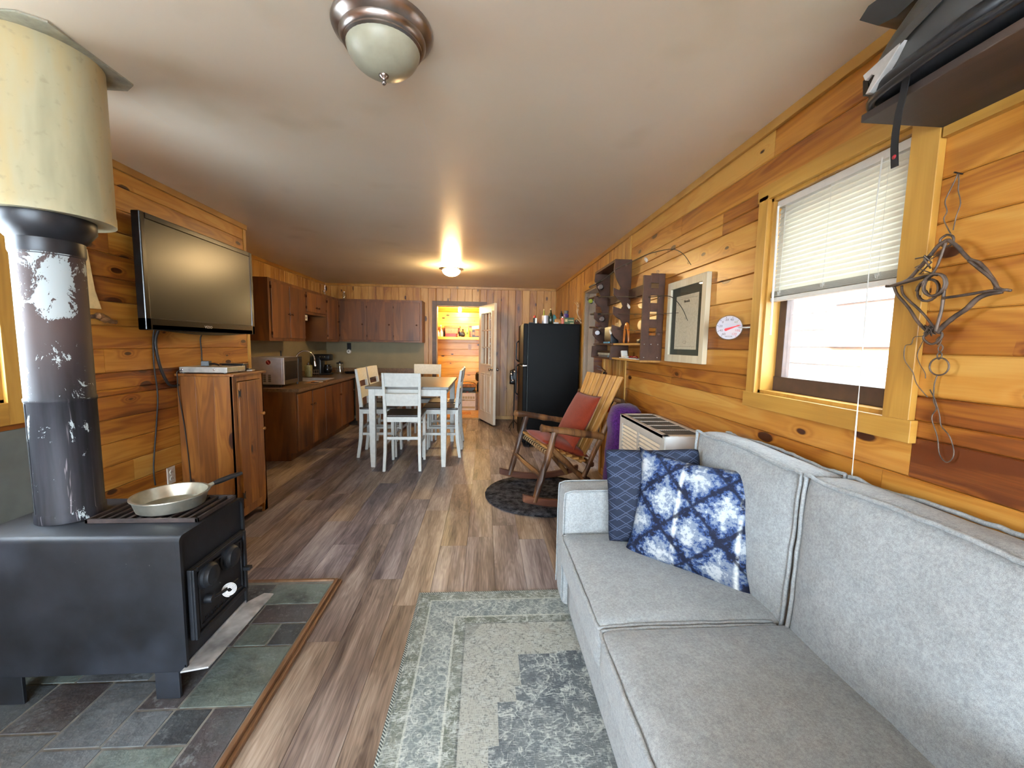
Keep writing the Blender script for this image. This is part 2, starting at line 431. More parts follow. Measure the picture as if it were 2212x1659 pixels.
def navy():
    k = N('navy_embroidered_cloth'); xyz = k.sep(k.pos('O'))       # faint line pattern of nested rhombs; axes x, z of the pillow frame
    at = k.n.new('ShaderNodeUVMap'); uv = k.sep(at.outputs[0])
    def rhomb(du, w, sx=10.0, sy=13.0):
        a = k.math('ADD', k.math('MULTIPLY', uv[0], sx), du); b = k.math('MULTIPLY', uv[1], sy)
        p = k.math('ABSOLUTE', k.math('SUBTRACT', k.math('FRACT', k.math('ADD', a, b)), .5))
        q = k.math('ABSOLUTE', k.math('SUBTRACT', k.math('FRACT', k.math('SUBTRACT', a, b)), .5))
        m = k.math('MINIMUM', p, q); return k.mr(m, w, w*.5)
    def chev():
        # hexagon-like stacked chevrons
        a = k.math('MULTIPLY', uv[0], 5.5); fa = k.math('ABSOLUTE', k.math('SUBTRACT', k.math('FRACT', a), .5))
        b = k.math('FRACT', k.math('ADD', k.math('MULTIPLY', uv[1], 9.0), fa))
        m1 = k.math('ABSOLUTE', k.math('SUBTRACT', b, .5)); b2 = k.math('FRACT', k.math('SUBTRACT', k.math('MULTIPLY', uv[1], 9.0), fa))
        m2 = k.math('ABSOLUTE', k.math('SUBTRACT', b2, .5)); b3 = k.math('FRACT', k.math('ADD', b2, .22)); m3 = k.math('ABSOLUTE', k.math('SUBTRACT', b3, .5))
        vert = k.mr(fa, .035, .02); vert2 = k.mr(k.math('SUBTRACT', .5, fa), .035, .02)
        g = k.mr(k.math('MINIMUM', m1, k.math('MINIMUM', m2, m3)), .055, .03)
        return g
    ln = chev()
    f = k.noise(k.pos('O'), 500, 2)
    c = k.mix(f, (20, 28, 46), (32, 40, 60)); c = k.mix(k.math('MULTIPLY', ln, .45), c, (92, 104, 132))
    k.bump(k.math('ADD', ln, f), .3, .002); return k.out(c, .75, 0, .3)
m_navy = navy()
def tiedye():
    k = N('blue_tie_dye_cloth'); at = k.n.new('ShaderNodeUVMap'); uv = k.sep(at.outputs[0]); v = k.comb(uv[0], uv[1], 0)
    w = k.noise(v, 26, 4, .7); w2 = k.noise(v, 9, 3, .6); wob = k.math('MULTIPLY', k.math('SUBTRACT', w, .5), .11)
    n = 2.05
    a = k.math('ADD', k.math('MULTIPLY', k.math('ADD', uv[0], uv[1]), n), k.math('ADD', wob, .12)); b = k.math('ADD', k.math('MULTIPLY', k.math('SUBTRACT', uv[0], uv[1]), n), k.math('ADD', wob, .62))
    pa = k.math('ABSOLUTE', k.math('SUBTRACT', k.math('FRACT', a), .5)); pb = k.math('ABSOLUTE', k.math('SUBTRACT', k.math('FRACT', b), .5))
    d = k.math('MINIMUM', pa, pb)                         # 0 on the dark lines
    t = k.math('ADD', k.math('MULTIPLY', d, 1.5), k.math('MULTIPLY', k.math('SUBTRACT', w, .5), 1.5))
    t = k.math('ADD', t, k.math('MULTIPLY', k.math('SUBTRACT', w2, .5), 1.1))
    c = k.ramp(t, [(0, (18, 22, 42)), (.06, (34, 50, 86)), (.22, (52, 76, 120)), (.25, (100, 112, 132)), (.48, (120, 130, 144)), (.52, (158, 165, 172)), (1, (184, 188, 190))])
    sp = k.math('ABSOLUTE', k.math('SUBTRACT', k.math('FRACT', k.math('ADD', k.math('MULTIPLY', uv[0], n), .62)), .5))  # white spine
    s2 = k.math('ABSOLUTE', k.math('SUBTRACT', k.math('FRACT', k.math('ADD', k.math('MULTIPLY', uv[1], n), .0)), .5))
    cc = k.math('MULTIPLY', k.mr(k.math('ADD', sp, k.math('MULTIPLY', wob, .6)), .05, .01), k.mr(w2, .4, .6))
    c = k.mix(k.math('MULTIPLY', cc, .85), c, (222, 226, 222))
    dk = k.mr(k.math('ADD', d, k.math('MULTIPLY', wob, .35)), .05, .02)
    c = k.mix(k.math('MULTIPLY', dk, .85), c, (20, 24, 44))
    return k.out(c, .8, 0, .25)
m_tie = tiedye()
RUG = (-.344, 1.235, -.02, 2.135)                        # x0, x1, y0, y1
def rug_mat():
    k = N('faded_oriental_rug'); xyz = k.sep(k.pos()); p = k.pos()
    x0, x1, y0, y1 = RUG; cx, cyy = (x0+x1)/2, (y0+y1)/2
    du = k.math('SUBTRACT', (x1-x0)/2, k.math('ABSOLUTE', k.math('SUBTRACT', xyz[0], cx)))
    dv = k.math('SUBTRACT', (y1-y0)/2, k.math('ABSOLUTE', k.math('SUBTRACT', xyz[1], cyy)))
    d = k.math('MINIMUM', du, dv)
    mx = k.math('ABSOLUTE', k.math('SUBTRACT', xyz[0], cx)); my = k.math('ABSOLUTE', k.math('SUBTRACT', xyz[1], cyy))
    mv = k.comb(mx, my, 0)
    wv = k.noise(k.comb(k.math('MULTIPLY', xyz[0], 40), k.math('MULTIPLY', xyz[1], 320), 0), 1, 2, .6)   # weft streaks
    wv2 = k.noise(k.comb(k.math('MULTIPLY', xyz[0], 320), k.math('MULTIPLY', xyz[1], 60), 0), 1, 2, .6)
    fade = k.noise(p, 2.2, 3, .6); fade2 = k.noise(p, 14, 4, .75)
    # motif: thin curling contour lines of two mirrored noises
    n1 = k.noise(mv, 13, 2, .5, .6); n2 = k.noise(mv, 30, 2, .5, .4)
    l1 = k.mr(k.math('ABSOLUTE', k.math('SUBTRACT', k.math('FRACT', k.math('MULTIPLY', n1, 5)), .5)), .10, .04)
    l2 = k.mr(k.math('ABSOLUTE', k.math('SUBTRACT', k.math('FRACT', k.math('MULTIPLY', n2, 4)), .5)), .16, .06)
    vo = k.vor(mv, 17, 'F1', .35); ros = k.mr(k.math('ABSOLUTE', k.math('SUBTRACT', k.math('FRACT', k.math('MULTIPLY', vo['Distance'], 3.2)), .5)), .2, .06)
    def step(a, b): return k.math('MULTIPLY', k.math('LESS_THAN', mx, a), k.math('LESS_THAN', my, b))
    med = None
    for a, b in ((.105, .62), (.285, .607), (.31, .44), (.383, .37), (.42, .20), (.47, .08)):
        q = step(a, b); med = q if med is None else k.math('MAXIMUM', med, q)
    med = k.math('MULTIPLY', med, 1)
    inn = None
    for a, b in ((.13, .36), (.22, .30), (.27, .17)):
        q = step(a, b); inn = q if inn is None else k.math('MAXIMUM', inn, q)
    field = k.mix(med, (168, 169, 160), (90, 98, 104)); field = k.mix(k.math('MULTIPLY', inn, .5), field, (122, 128, 128))
    corner = k.math('GREATER_THAN', k.math('ADD', mx, k.math('MULTIPLY', my, .62)), .95)
    field = k.mix(k.math('MULTIPLY', corner, .6), field, (112, 118, 114))
    border = k.mix(k.math('MULTIPLY', ros, .5), (118, 128, 128), (176, 182, 176))
    guard = k.mix(ros, (108, 114, 104), (130, 134, 122))
    col = k.mix(k.math('GREATER_THAN', d, .265), guard, field)
    inb = k.math('MULTIPLY', k.math('GREATER_THAN', d, .075), k.math('LESS_THAN', d, .205))
    col = k.mix(inb, col, border)
    lt = k.math('MULTIPLY', k.math('ADD', k.math('MULTIPLY', l1, .8), k.math('MULTIPLY', l2, .45)), k.mr(fade2, .40, .52), clamp=True)
    pale = k.math('MULTIPLY', k.math('SUBTRACT', 1, med), k.math('GREATER_THAN', d, .265))
    col = k.mix(lt, col, k.mix(pale, (190, 196, 190), (104, 106, 100)))
    def band(at, w): return k.mr(k.math('ABSOLUTE', k.math('SUBTRACT', d, at)), w, w*.5)
    for at, w, c_, s_ in ((.075, .006, (188, 192, 182), .8), (.21, .006, (196, 200, 190), .85), (.262, .005, (78, 82, 80), .7), (.022, .005, (88, 96, 94), .7)):
        col = k.mix(k.math('MULTIPLY', band(at, w), s_), col, c_)
    # outline of the stepped medallion
    col = k.mix(k.math('MULTIPLY', k.mr(fade, .4, .8), .45), col, (168, 174, 170))
    dis = k.math('MULTIPLY', k.mr(k.math('ADD', k.math('MULTIPLY', wv, .5), k.math('MULTIPLY', fade2, .5)), .50, .58), .6)
    col = k.mix(dis, col, (186, 192, 188))
    dk = k.math('MULTIPLY', k.mr(k.math('ADD', k.math('MULTIPLY', wv2, .5), k.math('MULTIPLY', wv, .5)), .47, .40), .6)
    col = k.mix(dk, col, (66, 72, 76))
    brown = k.mr(k.noise(p, 3.1, 2), .66, .72); col = k.mix(k.math('MULTIPLY', brown, .4), col, (112, 90, 70))
    edge = k.math('LESS_THAN', d, .012); tick = k.math('GREATER_THAN', k.math('SINE', k.math('MULTIPLY', k.math('ADD', xyz[0], xyz[1]), 520)), .1)
    col = k.mix(edge, col, k.mix(tick, (72, 78, 78), (168, 174, 166)))
    k.bump(k.math('ADD', wv, wv2), .25, .002)
    return k.out(col, .95, 0, .15)
m_rug = rug_mat()
def slate():
    k = N('slate_tile'); p = k.pos(); c, at = k.attr(); a = k.noise(p, 7, 4, .65); b = k.noise(p, 40, 3, .7); s_ = k.noise(k.vscale(p, (1, 1, 1)), 2.4, 2)
    q = k.mix(k.mr(a, .45, .8), c, (30, 32, 33)); q = k.mix(k.math('MULTIPLY', k.mr(s_, .45, .7), .45), q, (118, 126, 128)); q = k.mix(k.math('MULTIPLY', k.mr(k.noise(p, 18, 5, .8), .56, .66), .45), q, (128, 134, 136))
    q = k.mix(k.math('MULTIPLY', k.mr(b, .62, .75), .35), q, (150, 152, 148)); k.bump(k.math('ADD', a, k.math('MULTIPLY', b, .4)), .8, .008)
    return k.out(q, k.mr(a, .3, .7, .38, .6), 0, .45)
m_slate = slate()
def castiron():
    k = N('black_stove_steel'); p = k.pos('O'); a = k.noise(p, 5, 4, .6); b = k.noise(p, 60, 3, .7)
    c = k.mix(k.mr(a, .3, .75), (10, 11, 14), (32, 35, 42)); c = k.mix(k.math('MULTIPLY', k.mr(k.noise(k.vscale(p, (1, 1, .6)), 26, 4, .85), .70, .73), .8), c, (150, 148, 144)); c = k.mix(k.math('MULTIPLY', k.mr(k.noise(p, 3.3, 3), .52, .72), .5), c, (56, 61, 71))
    k.bump(b, .12, .003); return k.out(c, .55, .25, .45)
m_iron = castiron()
def pipe_mat():
    k = N('peeling_stove_pipe'); p = k.pos(); xyz = k.sep(p)
    st = k.noise(k.vscale(p, (22, 22, 2.0)), 1, 3, .65); fl = k.noise(k.vscale(p, (14, 14, 9)), 1.0, 6, .78, .6); a = k.noise(p, 6, 3)
    dark = k.mix(k.mr(st, .35, .68), (15, 15, 19), (44, 43, 50)); rust = k.mix(a, (58, 45, 43), (80, 64, 60))
    up = k.mr(xyz[2], 1.12, 1.42); c = k.mix(up, dark, rust)
    bias = k.math('MULTIPLY', k.mr(xyz[2], 1.3, 1.6), .1)
    sc_ = k.math('ADD', k.math('MULTIPLY', k.math('ADD', xyz[0], 1.622), .71), k.math('MULTIPLY', k.math('SUBTRACT', xyz[1], 1.662), .70))
    side = k.math('MULTIPLY', k.mr(sc_, -.068, -.088), k.mr(xyz[2], .9, 1.25, 0, .16))
    big = k.noise(k.vscale(p, (9, 9, 5)), 1.0, 2, .5)
    win = k.math('MULTIPLY', k.mr(xyz[2], 1.41, 1.45), k.mr(xyz[2], 1.66, 1.60, .35, 1)); cen = k.mr(k.math('ABSOLUTE', k.math('SUBTRACT', sc_, .004)), .060, .03)
    side = k.math('ADD', side, k.math('MULTIPLY', k.math('MULTIPLY', win, cen), .165))
    mask = k.mr(k.math('ADD', k.math('ADD', k.math('MULTIPLY', fl, .8), k.math('MULTIPLY', big, .2)), k.math('ADD', k.math('MULTIPLY', bias, .4), side)), .60, .61)
    c = k.mix(mask, c, (172, 182, 184))
    drip = k.math('MULTIPLY', k.mr(k.noise(k.vscale(p, (45, 45, 2.5)), 1, 3, .6, .8), .64, .68), k.mr(xyz[2], 1.15, 1.0)); c = k.mix(k.math('MULTIPLY', drip, .5), c, (150, 140, 146))
    k.bump(mask, .3, .002); return k.out(c, .58, .1, .3)
m_pipe = pipe_mat()
def cream_mat():
    k = N('aged_cream_enamel'); p = k.pos(); a = k.noise(k.vscale(p, (6, 6, 1.2)), 1, 4, .6); b = k.noise(p, 40, 3)
    c = k.ramp(a, [(.25, (146, 144, 118)), (.45, (172, 166, 136)), (.6, (178, 160, 116)), (.8, (184, 178, 156))])
    c = k.mix(k.math('MULTIPLY', k.mr(b, .6, .75), .3), c, (120, 116, 96)); return k.out(c, .45, 0, .4)
m_cream = cream_mat()
m_cplate = plain('galvanised_ceiling_plate', (158, 158, 142), .5, .2)
m_black = plain('black_plastic', (16, 16, 18), .35, var=.1)
m_gloss = plain('gloss_black', (10, 10, 11), .22)
m_collar = plain('blackened_steel', (26, 26, 30), .38, .3, var=.2)
m_tvscreen = plain('dark_tv_screen', (16, 15, 12), .30, spec=.28, var=.05)
m_fridge = plain('black_fridge_enamel', (6, 6, 6), .5, spec=.12, var=.15, sc=3)
m_white = plain('white_paint', (214, 212, 204), .45, var=.03)
m_chairw = plain('off_white_furniture_paint', (190, 190, 184), .5, var=.04, sc=30)
m_tabletop = plain('grey_table_top', (84, 80, 74), .28, var=.12, sc=8)
m_seat = plain('dark_wood_seat', (44, 34, 30), .35, var=.2)
m_counter = plain('brown_laminate_worktop', (104, 80, 56), .35, var=.22, sc=40)
m_splash = plain('khaki_painted_wall', (134, 122, 92), .6, var=.04, sc=4)
m_steel = plain('brushed_steel', (204, 202, 206), .42, .35, var=.04)
m_coil = plain('bright_wire', (226, 226, 228), .35, .3, var=.02)
m_chrome = plain('chrome', (214, 214, 214), .12, 1, var=.02)
m_nickel = plain('brushed_nickel', (150, 140, 134), .28, 1, var=.06)
m_alu = plain('worn_aluminium', (176, 174, 160), .38, .9, var=.12, sc=12)
m_grate = plain('rusty_iron', (58, 48, 46), .6, .4, var=.25)
m_rusty = plain('old_trap_iron', (84, 70, 60), .55, .5, var=.3, sc=30)
m_ash = plain('dull_scratched_steel', (168, 168, 168), .45, .35, var=.25, sc=9)
m_beige = plain('beige_heater_enamel', (196, 190, 180), .45, var=.03)
m_heatw = plain('white_heater_plastic', (222, 222, 220), .4, var=.02)
m_grille = plain('grey_mesh', (84, 86, 86), .6)
m_board = plain('grey_heat_shield', (92, 96, 92), .7, var=.1, sc=5)
m_wedge = plain('pale_wood', (206, 178, 126), .55, var=.08)
m_red = plain('red_plastic', (190, 34, 30), .35)
m_redd = plain('extinguisher_red', (130, 16, 24), .3)
m_orange = plain('bent_orange_wood', (176, 92, 30), .3)
m_grn = plain('green_carton', (76, 98, 62), .6)
m_teal = plain('teal_plastic', (36, 110, 108), .4)
m_lime = plain('yellow_green_glass', (150, 156, 50), .3)
m_dgrn = plain('dark_green_glass', (30, 44, 24), .2)
m_viol = plain('violet_label', (62, 48, 112), .4)
m_yel = plain('yellow_spray_plastic', (226, 206, 96), .4)
m_blue = plain('light_blue_print', (92, 158, 186), .5)
m_pink = plain('pink_print', (206, 110, 90), .5)
m_brn = plain('brown_glass', (70, 40, 20), .25)
m_paper = plain('paper', (220, 216, 206), .8, var=.03)
m_tan = plain('tan_bread', (168, 116, 66), .7, var=.2)
m_map = plain('mat_green_grey', (62, 66, 54), .8, var=.05)
m_ink = plain('black_ink', (22, 22, 24), .6)
m_redink = plain('red_ink', (196, 26, 34), .5)
m_grninkk = plain('olive_ink', (120, 130, 40), .5)
m_cord = plain('dark_cord', (26, 20, 18), .6)
m_sash = plain('dark_brown_sash', (66, 48, 38), .5)
m_doorw = plain('white_door_paint', (204, 198, 186), .4, var=.04, sc=6)
m_jamb = plain('grey_brown_jamb', (140, 122, 102), .5, var=.08, sc=5)
m_casingd = plain('dark_brown_casing', (78, 56, 42), .5, var=.12)
m_siding = plain('white_siding', (226, 228, 230), .8, var=.02)
m_helm = plain('dusty_grey_shell', (60, 57, 52), .4, var=.2, sc=7)
m_helmd = plain('black_shell', (26, 26, 28), .35, var=.2)
m_helml = plain('light_grey_vent', (176, 172, 166), .5)
m_antl = plain('bleached_antler', (176, 150, 118), .5, var=.2)
m_gold = plain('amber_varnish', (170, 96, 34), .2)
m_fabricred = plain('red_lining', (70, 16, 18), .8)
m_grout = plain('grey_grout', (112, 110, 104), .9)
m_silverp = plain('silver_plastic', (170, 166, 158), .35, .3)
m_edge = wood('hearth_edge_oak', 'y', 'x', [(0, (134, 100, 70)), (.5, (106, 74, 48)), (1, (74, 48, 30))], .1, seed_attr=False, rough=.45)
def printed_map():
    k = N('old_printed_map'); p = k.pos('O'); a = k.noise(p, 14, 3, .6, 1.2); b = k.noise(p, 60, 3)
    l = k.mr(k.math('ABSOLUTE', k.math('SUBTRACT', a, .52)), .012, .004)
    c = k.mix(k.mr(b, .3, .7), (204, 192, 162), (214, 204, 176)); c = k.mix(k.math('MULTIPLY', l, .3), c, (104, 96, 80)); return k.out(c, .7, 0, .3)
m_print = printed_map()
def glass_mat(name='window_glass', tint=(1, 1, 1, 1), g=.06):
    k = N(name); t = k.n.new('ShaderNodeBsdfTransparent'); t.inputs[0].default_value = tint
    gl = k.n.new('ShaderNodeBsdfGlossy'); gl.inputs['Roughness'].default_value = .02
    mx = k.n.new('ShaderNodeMixShader'); mx.inputs[0].default_value = g
    k.L(t.outputs[0], mx.inputs[1]); k.L(gl.outputs[0], mx.inputs[2])
    k.L(mx.outputs[0], k.n['Material Output'].inputs[0]); return k.m
m_glass = glass_mat()
m_jar = glass_mat('clear_jar_glass', (.9, .92, .9, 1), .25)
def blind_mat():
    k = N('white_blind_slat'); d = k.n.new('ShaderNodeBsdfDiffuse'); d.inputs[0].default_value = lin((226, 224, 214)); t = k.n.new('ShaderNodeBsdfTranslucent'); t.inputs[0].default_value = lin((236, 232, 216))
    mx = k.n.new('ShaderNodeMixShader'); mx.inputs[0].default_value = .35; k.L(d.outputs[0], mx.inputs[1]); k.L(t.outputs[0], mx.inputs[2]); k.L(mx.outputs[0], k.n['Material Output'].inputs[0]); return k.m
m_blind = blind_mat()
m_bowl = plain('frosted_glass_unlit', (156, 154, 134), .35, spec=.4, var=.04)
m_bowlon = emit('frosted_glass_lit', (255, 214, 150), LAMP_KITCHEN)
m_bulb = emit('lit_bulb', (255, 224, 158), BULB_PANTRY)
# ================================================================== THE ROOM
def rc(): return (random.random(), random.random(), random.random())
def cut(iv, a, b):
    o = []
    for (p, q) in iv:
        if b <= p or a >= q: o.append((p, q)); continue
        if a-p > .012: o.append((p, a))
        if q-b > .012: o.append((b, q))
    return o
def split(iv, lo, hi, joints=True):
    o = []
    for (p, q) in iv:
        x = p
        while joints and q-x > hi*1.15:
            L = random.uniform(lo, hi); o.append((x, x+L)); x += L
        o.append((x, q))
    return o
TD = [.12]
def tone(bias=0):
    r = random.random(); t = random.gauss(.42, .13)+bias
    if r > 1-TD[0]: t = random.uniform(.75, 1.0)
    if r < .18: t = random.uniform(0, .16)
    return max(0, min(1, t))
def board(b, M, u0, u1, v0, v1, col, t=T, ch=.004):
    """one board in the frame M (u along, v across, w out of the wall) with chamfered long edges"""
    g = .0006
    R = []
    for u in (u0+g, u1-g):
        R.append([M @ V(u, v0+g, 0), M @ V(u, v1-g, 0), M @ V(u, v1-g, t-ch), M @ V(u, v1-g-ch, t), M @ V(u, v0+g+ch, t), M @ V(u, v0+g, t-ch)])
    b.loops(R, col=col)
def boarded(b, M, U, Vr, w, off, openings=(), lo=1.2, hi=2.6, bias=0, joints=True):
    u0, u1 = U; v = math.floor((Vr[0]-off)/w)*w+off
    while v < Vr[1]-.002:
        a, c = max(v, Vr[0]), min(v+w, Vr[1])
        if c-a > .006:
            # a row is cut where an opening covers part of its width
            cuts = sorted({a, c, *[q for o in openings for q in o[2:4] if a+.003 < q < c-.003]})
            seed = None
            full = split([(u0, u1)], lo, hi, joints); cols = [(tone(bias), random.random(), random.random()) for _ in full]
            for i in range(len(cuts)-1):
                p, q = cuts[i], cuts[i+1]
                for (s0, s1), cc in zip(full, cols):
                    iv = [(s0, s1)]
                    for o in openings:
                        if o[2] < q-.001 and o[3] > p+.001: iv = cut(iv, o[0], o[1])
                    for (x, y) in iv: board(b, M, x, y, p, q, cc)
        v += w
    return b
M_right = Matrix(((0, 0, -1, XR+T), (1, 0, 0, 0), (0, 1, 0, 0), (0, 0, 0, 1)))          # u=Y v=Z w=-X
M_left = Matrix(((0, 0, 1, XL-T), (1, 0, 0, 0), (0, 1, 0, 0), (0, 0, 0, 1)))            # u=Y v=Z w=+X
def solid(b, axis, at, th, U, Vr, holes):
    """wall core with rectangular holes: axis x or y, plane at `at`, thickness th outwards"""
    us = sorted({U[0], U[1], *[q for h in holes for q in h[:2]]}); vs = sorted({Vr[0], Vr[1], *[q for h in holes for q in h[2:4]]})
    for i in range(len(us)-1):
        for j in range(len(vs)-1):
            mu, mv = (us[i]+us[i+1])/2, (vs[j]+vs[j+1])/2
            if any(h[0] < mu < h[1] and h[2] < mv < h[3] for h in holes): continue
            a, c = sorted((at, at+th))
            if axis == 'x': b.box(a, c, us[i], us[i+1], vs[j], vs[j+1], col=(.5, .5, .5))
            else: b.box(us[i], us[i+1], a, c, vs[j], vs[j+1], col=(.5, .5, .5))
WR = (1.185, 1.80, 1.165, 2.03)                        # right window hole  (y0,y1,z0,z1)
WL = (1.0, 1.93, 1.07, 1.98)                           # left window hole
DR = (4.28, 5.2, 0, 2.05)                              # doorway in the right wall
DP = (-.867, -.09, 0, 2.035)                           # pantry doorway in the back wall
# floor of real planks
b = B()
b.box(XK-.1, XR+1.4, YF, 8.9, -.06, -.004, col=(.5, .5, .5))
x = XK-.03; pw = .18; row = 0
while x < XR+1.3:
    y = YF-random.uniform(0, 1.2)
    while y < YB+.05:
        y2 = y+1.22; c = (random.random(), random.random(), random.random())
        ya, yb_ = max(y, YF), min(y2, YB+.03)
        if yb_-ya > .01:
            g = .0006; R = []
            for yy in (ya+g, yb_-g): R.append([V(x+g, yy, -.006), V(x+pw-g, yy, -.006), V(x+pw-g, yy, -.001), V(x+pw-g-.001, yy, 0), V(x+g+.001, yy, 0), V(x+g, yy, -.001)])
            b.loops(R, col=c)
        y = y2
    x += pw; row += 1
structure(b.obj('floor', m_floor))
b = B(); b.box(XK-.1, XR+.15, YF-.1, YB+.1, H, H+.08); structure(b.obj('ceiling', m_ceil))
# right wall: level boards to y=3.62, upright boards beyond
YV = 3.62
b = B(); solid(b, 'x', XR+T, .11, (YF, YB+.1), (0, H), [WR, DR])
boarded(b, M_right, (YF, YV), (0, H), .122, .017, [WR])
structure(b.obj('wall_right', m_pineR))
TD[0] = .03
M_rightV = Matrix(((0, 0, -1, XR+T), (0, 1, 0, 0), (1, 0, 0, 0), (0, 0, 0, 1)))         # u=Z v=Y w=-X
b = B(); boarded(b, M_rightV, (0, H), (YV, YB), .098, .03, [(0, 2.05, DR[0], DR[1])], joints=False, bias=.1)
w_ = b.obj('trim_7', m_pineVy); structure(w_); w_.name = 'wall_right_upright_boards'
TD[0] = .2
# left wall with its end at y=3.85 and the kitchen wall further out
b = B(); solid(b, 'x', XL-T, -.11, (YF, YC-.02), (0, H), [WL])
b.box(XL-.64, XL-.12, YC-.13, YC-.02, 0, H, col=(.4, .3, .5))
boarded(b, M_left, (YF, YC-.02), (0, H), .134, .095, [WL], bias=-.02)
structure(b.obj('wall_left', m_pineL))
b = B(); b.box(XK, XL, YC-.02, YC, 0, H); structure(b.obj('trim_1', m_trimZ))            # upright end board of the left wall
b = B(); b.box(XL-.02, XL+.006, YC-.035, YC+.004, 0, H-.04); structure(b.obj('trim_2', m_trimZ))
TD[0] = .03
# kitchen wall: painted below, upright boards above
M_kit = Matrix(((0, 0, 1, XK-T), (0, 1, 0, 0), (1, 0, 0, 0), (0, 0, 0, 1)))             # u=Z v=Y w=+X
b = B(); solid(b, 'x', XK-T, -.1, (YC, YB+.1), (0, H), []); boarded(b, M_kit, (1.35, H), (YC, YB), .128, .05, joints=False)
structure(b.obj('wall_kitchen', m_pineVy))
b = B(); b.box(XK-.013, XK+.004, YC, YB, 0, 1.36); structure(b.obj('wall_kitchen_painted', m_splash))
# back wall
M_back = Matrix(((0, 1, 0, 0), (0, 0, -1, YB+T), (1, 0, 0, 0), (0, 0, 0, 1)))            # u=Z v=X w=-Y
b = B(); solid(b, 'y', YB+T, .09, (XK, XR+.1), (0, H), [DP])
boarded(b, M_back, (0, H), (XK, XR), .1285, .02, [(0, 2.035, DP[0], DP[1])], joints=False, bias=.03)
structure(b.obj('wall_back', m_pineVx))
b = B(); b.box(XK+.004, -1.085, YB-.005, YB+.012, 0, 1.40); structure(b.obj('wall_back_painted', m_splash))
# rear wall behind the eye, with its windows
b = B(); RW = [(-2.0, -.5, .3, 2.2), (-.35, 1.1, .3, 2.2)]
solid(b, 'y', YF, -.1, (XK, XR+.1), (0, H), RW); structure(b.obj('wall_rear', m_pineX))
for i, (a, c, z0, z1) in enumerate(RW):
    g = sgroup('window_%d' % (3+i), ((a+c)/2, YF, z0)); q = B()
    for p in ((a, a+.05, z0, z1), (c-.05, c, z0, z1), (a, c, z0, z0+.05), (a, c, z1-.05, z1)): q.box(p[0], p[1], YF-.08, YF-.03, p[2], p[3])
    q.obj('window_frame', m_sash, g)
    q = B(); q.box(a+.05, c-.05, YF-.06, YF-.055, z0+.05, z1-.05); q.obj('window_pane', m_glass, g)
# crown strips
CR = .042
def strip(name, x0, x1, y0, y1, z0, z1, m):
    q = B(); q.box(x0, x1, y0, y1, z0, z1); structure(q.obj(name, m, bevel=.002))
strip('trim_3', XL, XL+.018, YF, YC+.004, H-CR, H, m_trimY)
strip('trim_4', XR-.018, XR, YF, YB, H-CR, H, m_trimY)
strip('trim_5', XK, XR-.018, YB-.018, YB, H-CR, H, m_trimY)
strip('trim_6', XK, XK+.018, YC, YB-.018, H-CR, H, m_trimY)
strip('trim_8', XR-.012, XR, YV-.045, YV+.01, 0, H-CR, m_trimZ)
q = B(); q.box(.0, XR, YB-.014, YB, 0, .06); structure(q.obj('baseboard_back', m_pineVx))
q = B(); q.box(XR-.012, XR, 2.95, DR[0]-.08, 0, .06); structure(q.obj('baseboard_right', m_trimYc))
q = B(); q.box(XL, XL+.012, YF, YC, 0, .06); structure(q.obj('baseboard_left', m_trimYc))

# ---- window in the right wall
g = sgroup('window_1', (XR, 1.49, WR[2]))
q = B(); y0, y1, z0, z1 = WR
q.box(XR-.022, XR, 1.105, y0, z0-.06, z1+.02)                                            # near casing
q.box(XR-.022, XR, y1, 1.86, z0-.06, z1+.02)
q.obj('window_casing', m_trimZ, g, bevel=.0015)
q = B(); q.box(XR-.022, XR, 1.10, 1.87, z1, z1+.062); q.box(XR-.024, XR, 1.095, 1.875, z0-.068, z0-.0); q.obj('window_casing', m_trimYc, g, bevel=.0015)
q = B()                                                                                   # reveal lining
q.box(XR-.003, XR+.125, y1-.014, y1, z0, z1); q.box(XR-.003, XR+.125, y0, y0+.014, z0, z1); q.box(XR-.003, XR+.125, y0, y1, z0, z0+.014); q.box(XR-.003, XR+.125, y0, y1, z1-.014, z1)
q.obj('window_lining', m_trimZ, g)
q = B(); X0 = XR+.062; X1 = X0+.035
q.box(X0, X1, y0+.014, y0+.058, z0+.014, z1-.014); q.box(X0, X1, y1-.058, y1-.014, z0+.014, z1-.014); q.box(X0-.005, X1, y0+.014, y1-.014, z0+.014, z0+.078); q.box(X0, X1, y0+.014, y1-.014, z1-.06, z1-.014)
q.box(X0, X1, y0+.058, y1-.058, 1.60, 1.635)
q.obj('window_sash', m_sash, g, bevel=.002)
q = B(); q.box(X0+.015, X0+.019, y0+.058, y1-.058, z0+.078, z1-.06); q.obj('window_pane', m_glass, g)
# ---- window in the left wall
g = sgroup('window_2', (XL, 1.46, WL[2])); y0, y1, z0, z1 = WL
q = B(); q.box(XL, XL+.02, y1, y1+.105, z0-.1, z1+.1); q.box(XL, XL+.02, y0-.1, y0, z0-.1, z1+.1); q.obj('window_casing', m_trimZ, g, bevel=.0015)
q = B(); q.box(XL, XL+.021, y0, y1, z0-.1, z0); q.box(XL, XL+.021, y0, y1, z1, z1+.1); q.obj('window_casing', m_trimYc, g, bevel=.0015)
q = B(); q.box(XL-.12, XL+.003, y1-.014, y1, z0, z1); q.box(XL-.12, XL+.003, y0, y0+.014, z0, z1); q.box(XL-.12, XL+.003, y0, y1, z0, z0+.014); q.obj('window_lining', m_trimZ, g)
q = B(); q.box(XL-.1, XL-.06, y0, y0+.05, z0, z1); q.box(XL-.1, XL-.06, y1-.05, y1, z0, z1); q.box(XL-.1, XL-.06, y0, y1, z0, z0+.05); q.box(XL-.1, XL-.06, y0, y1, z1-.05, z1); q.obj('window_sash', m_sash, g)
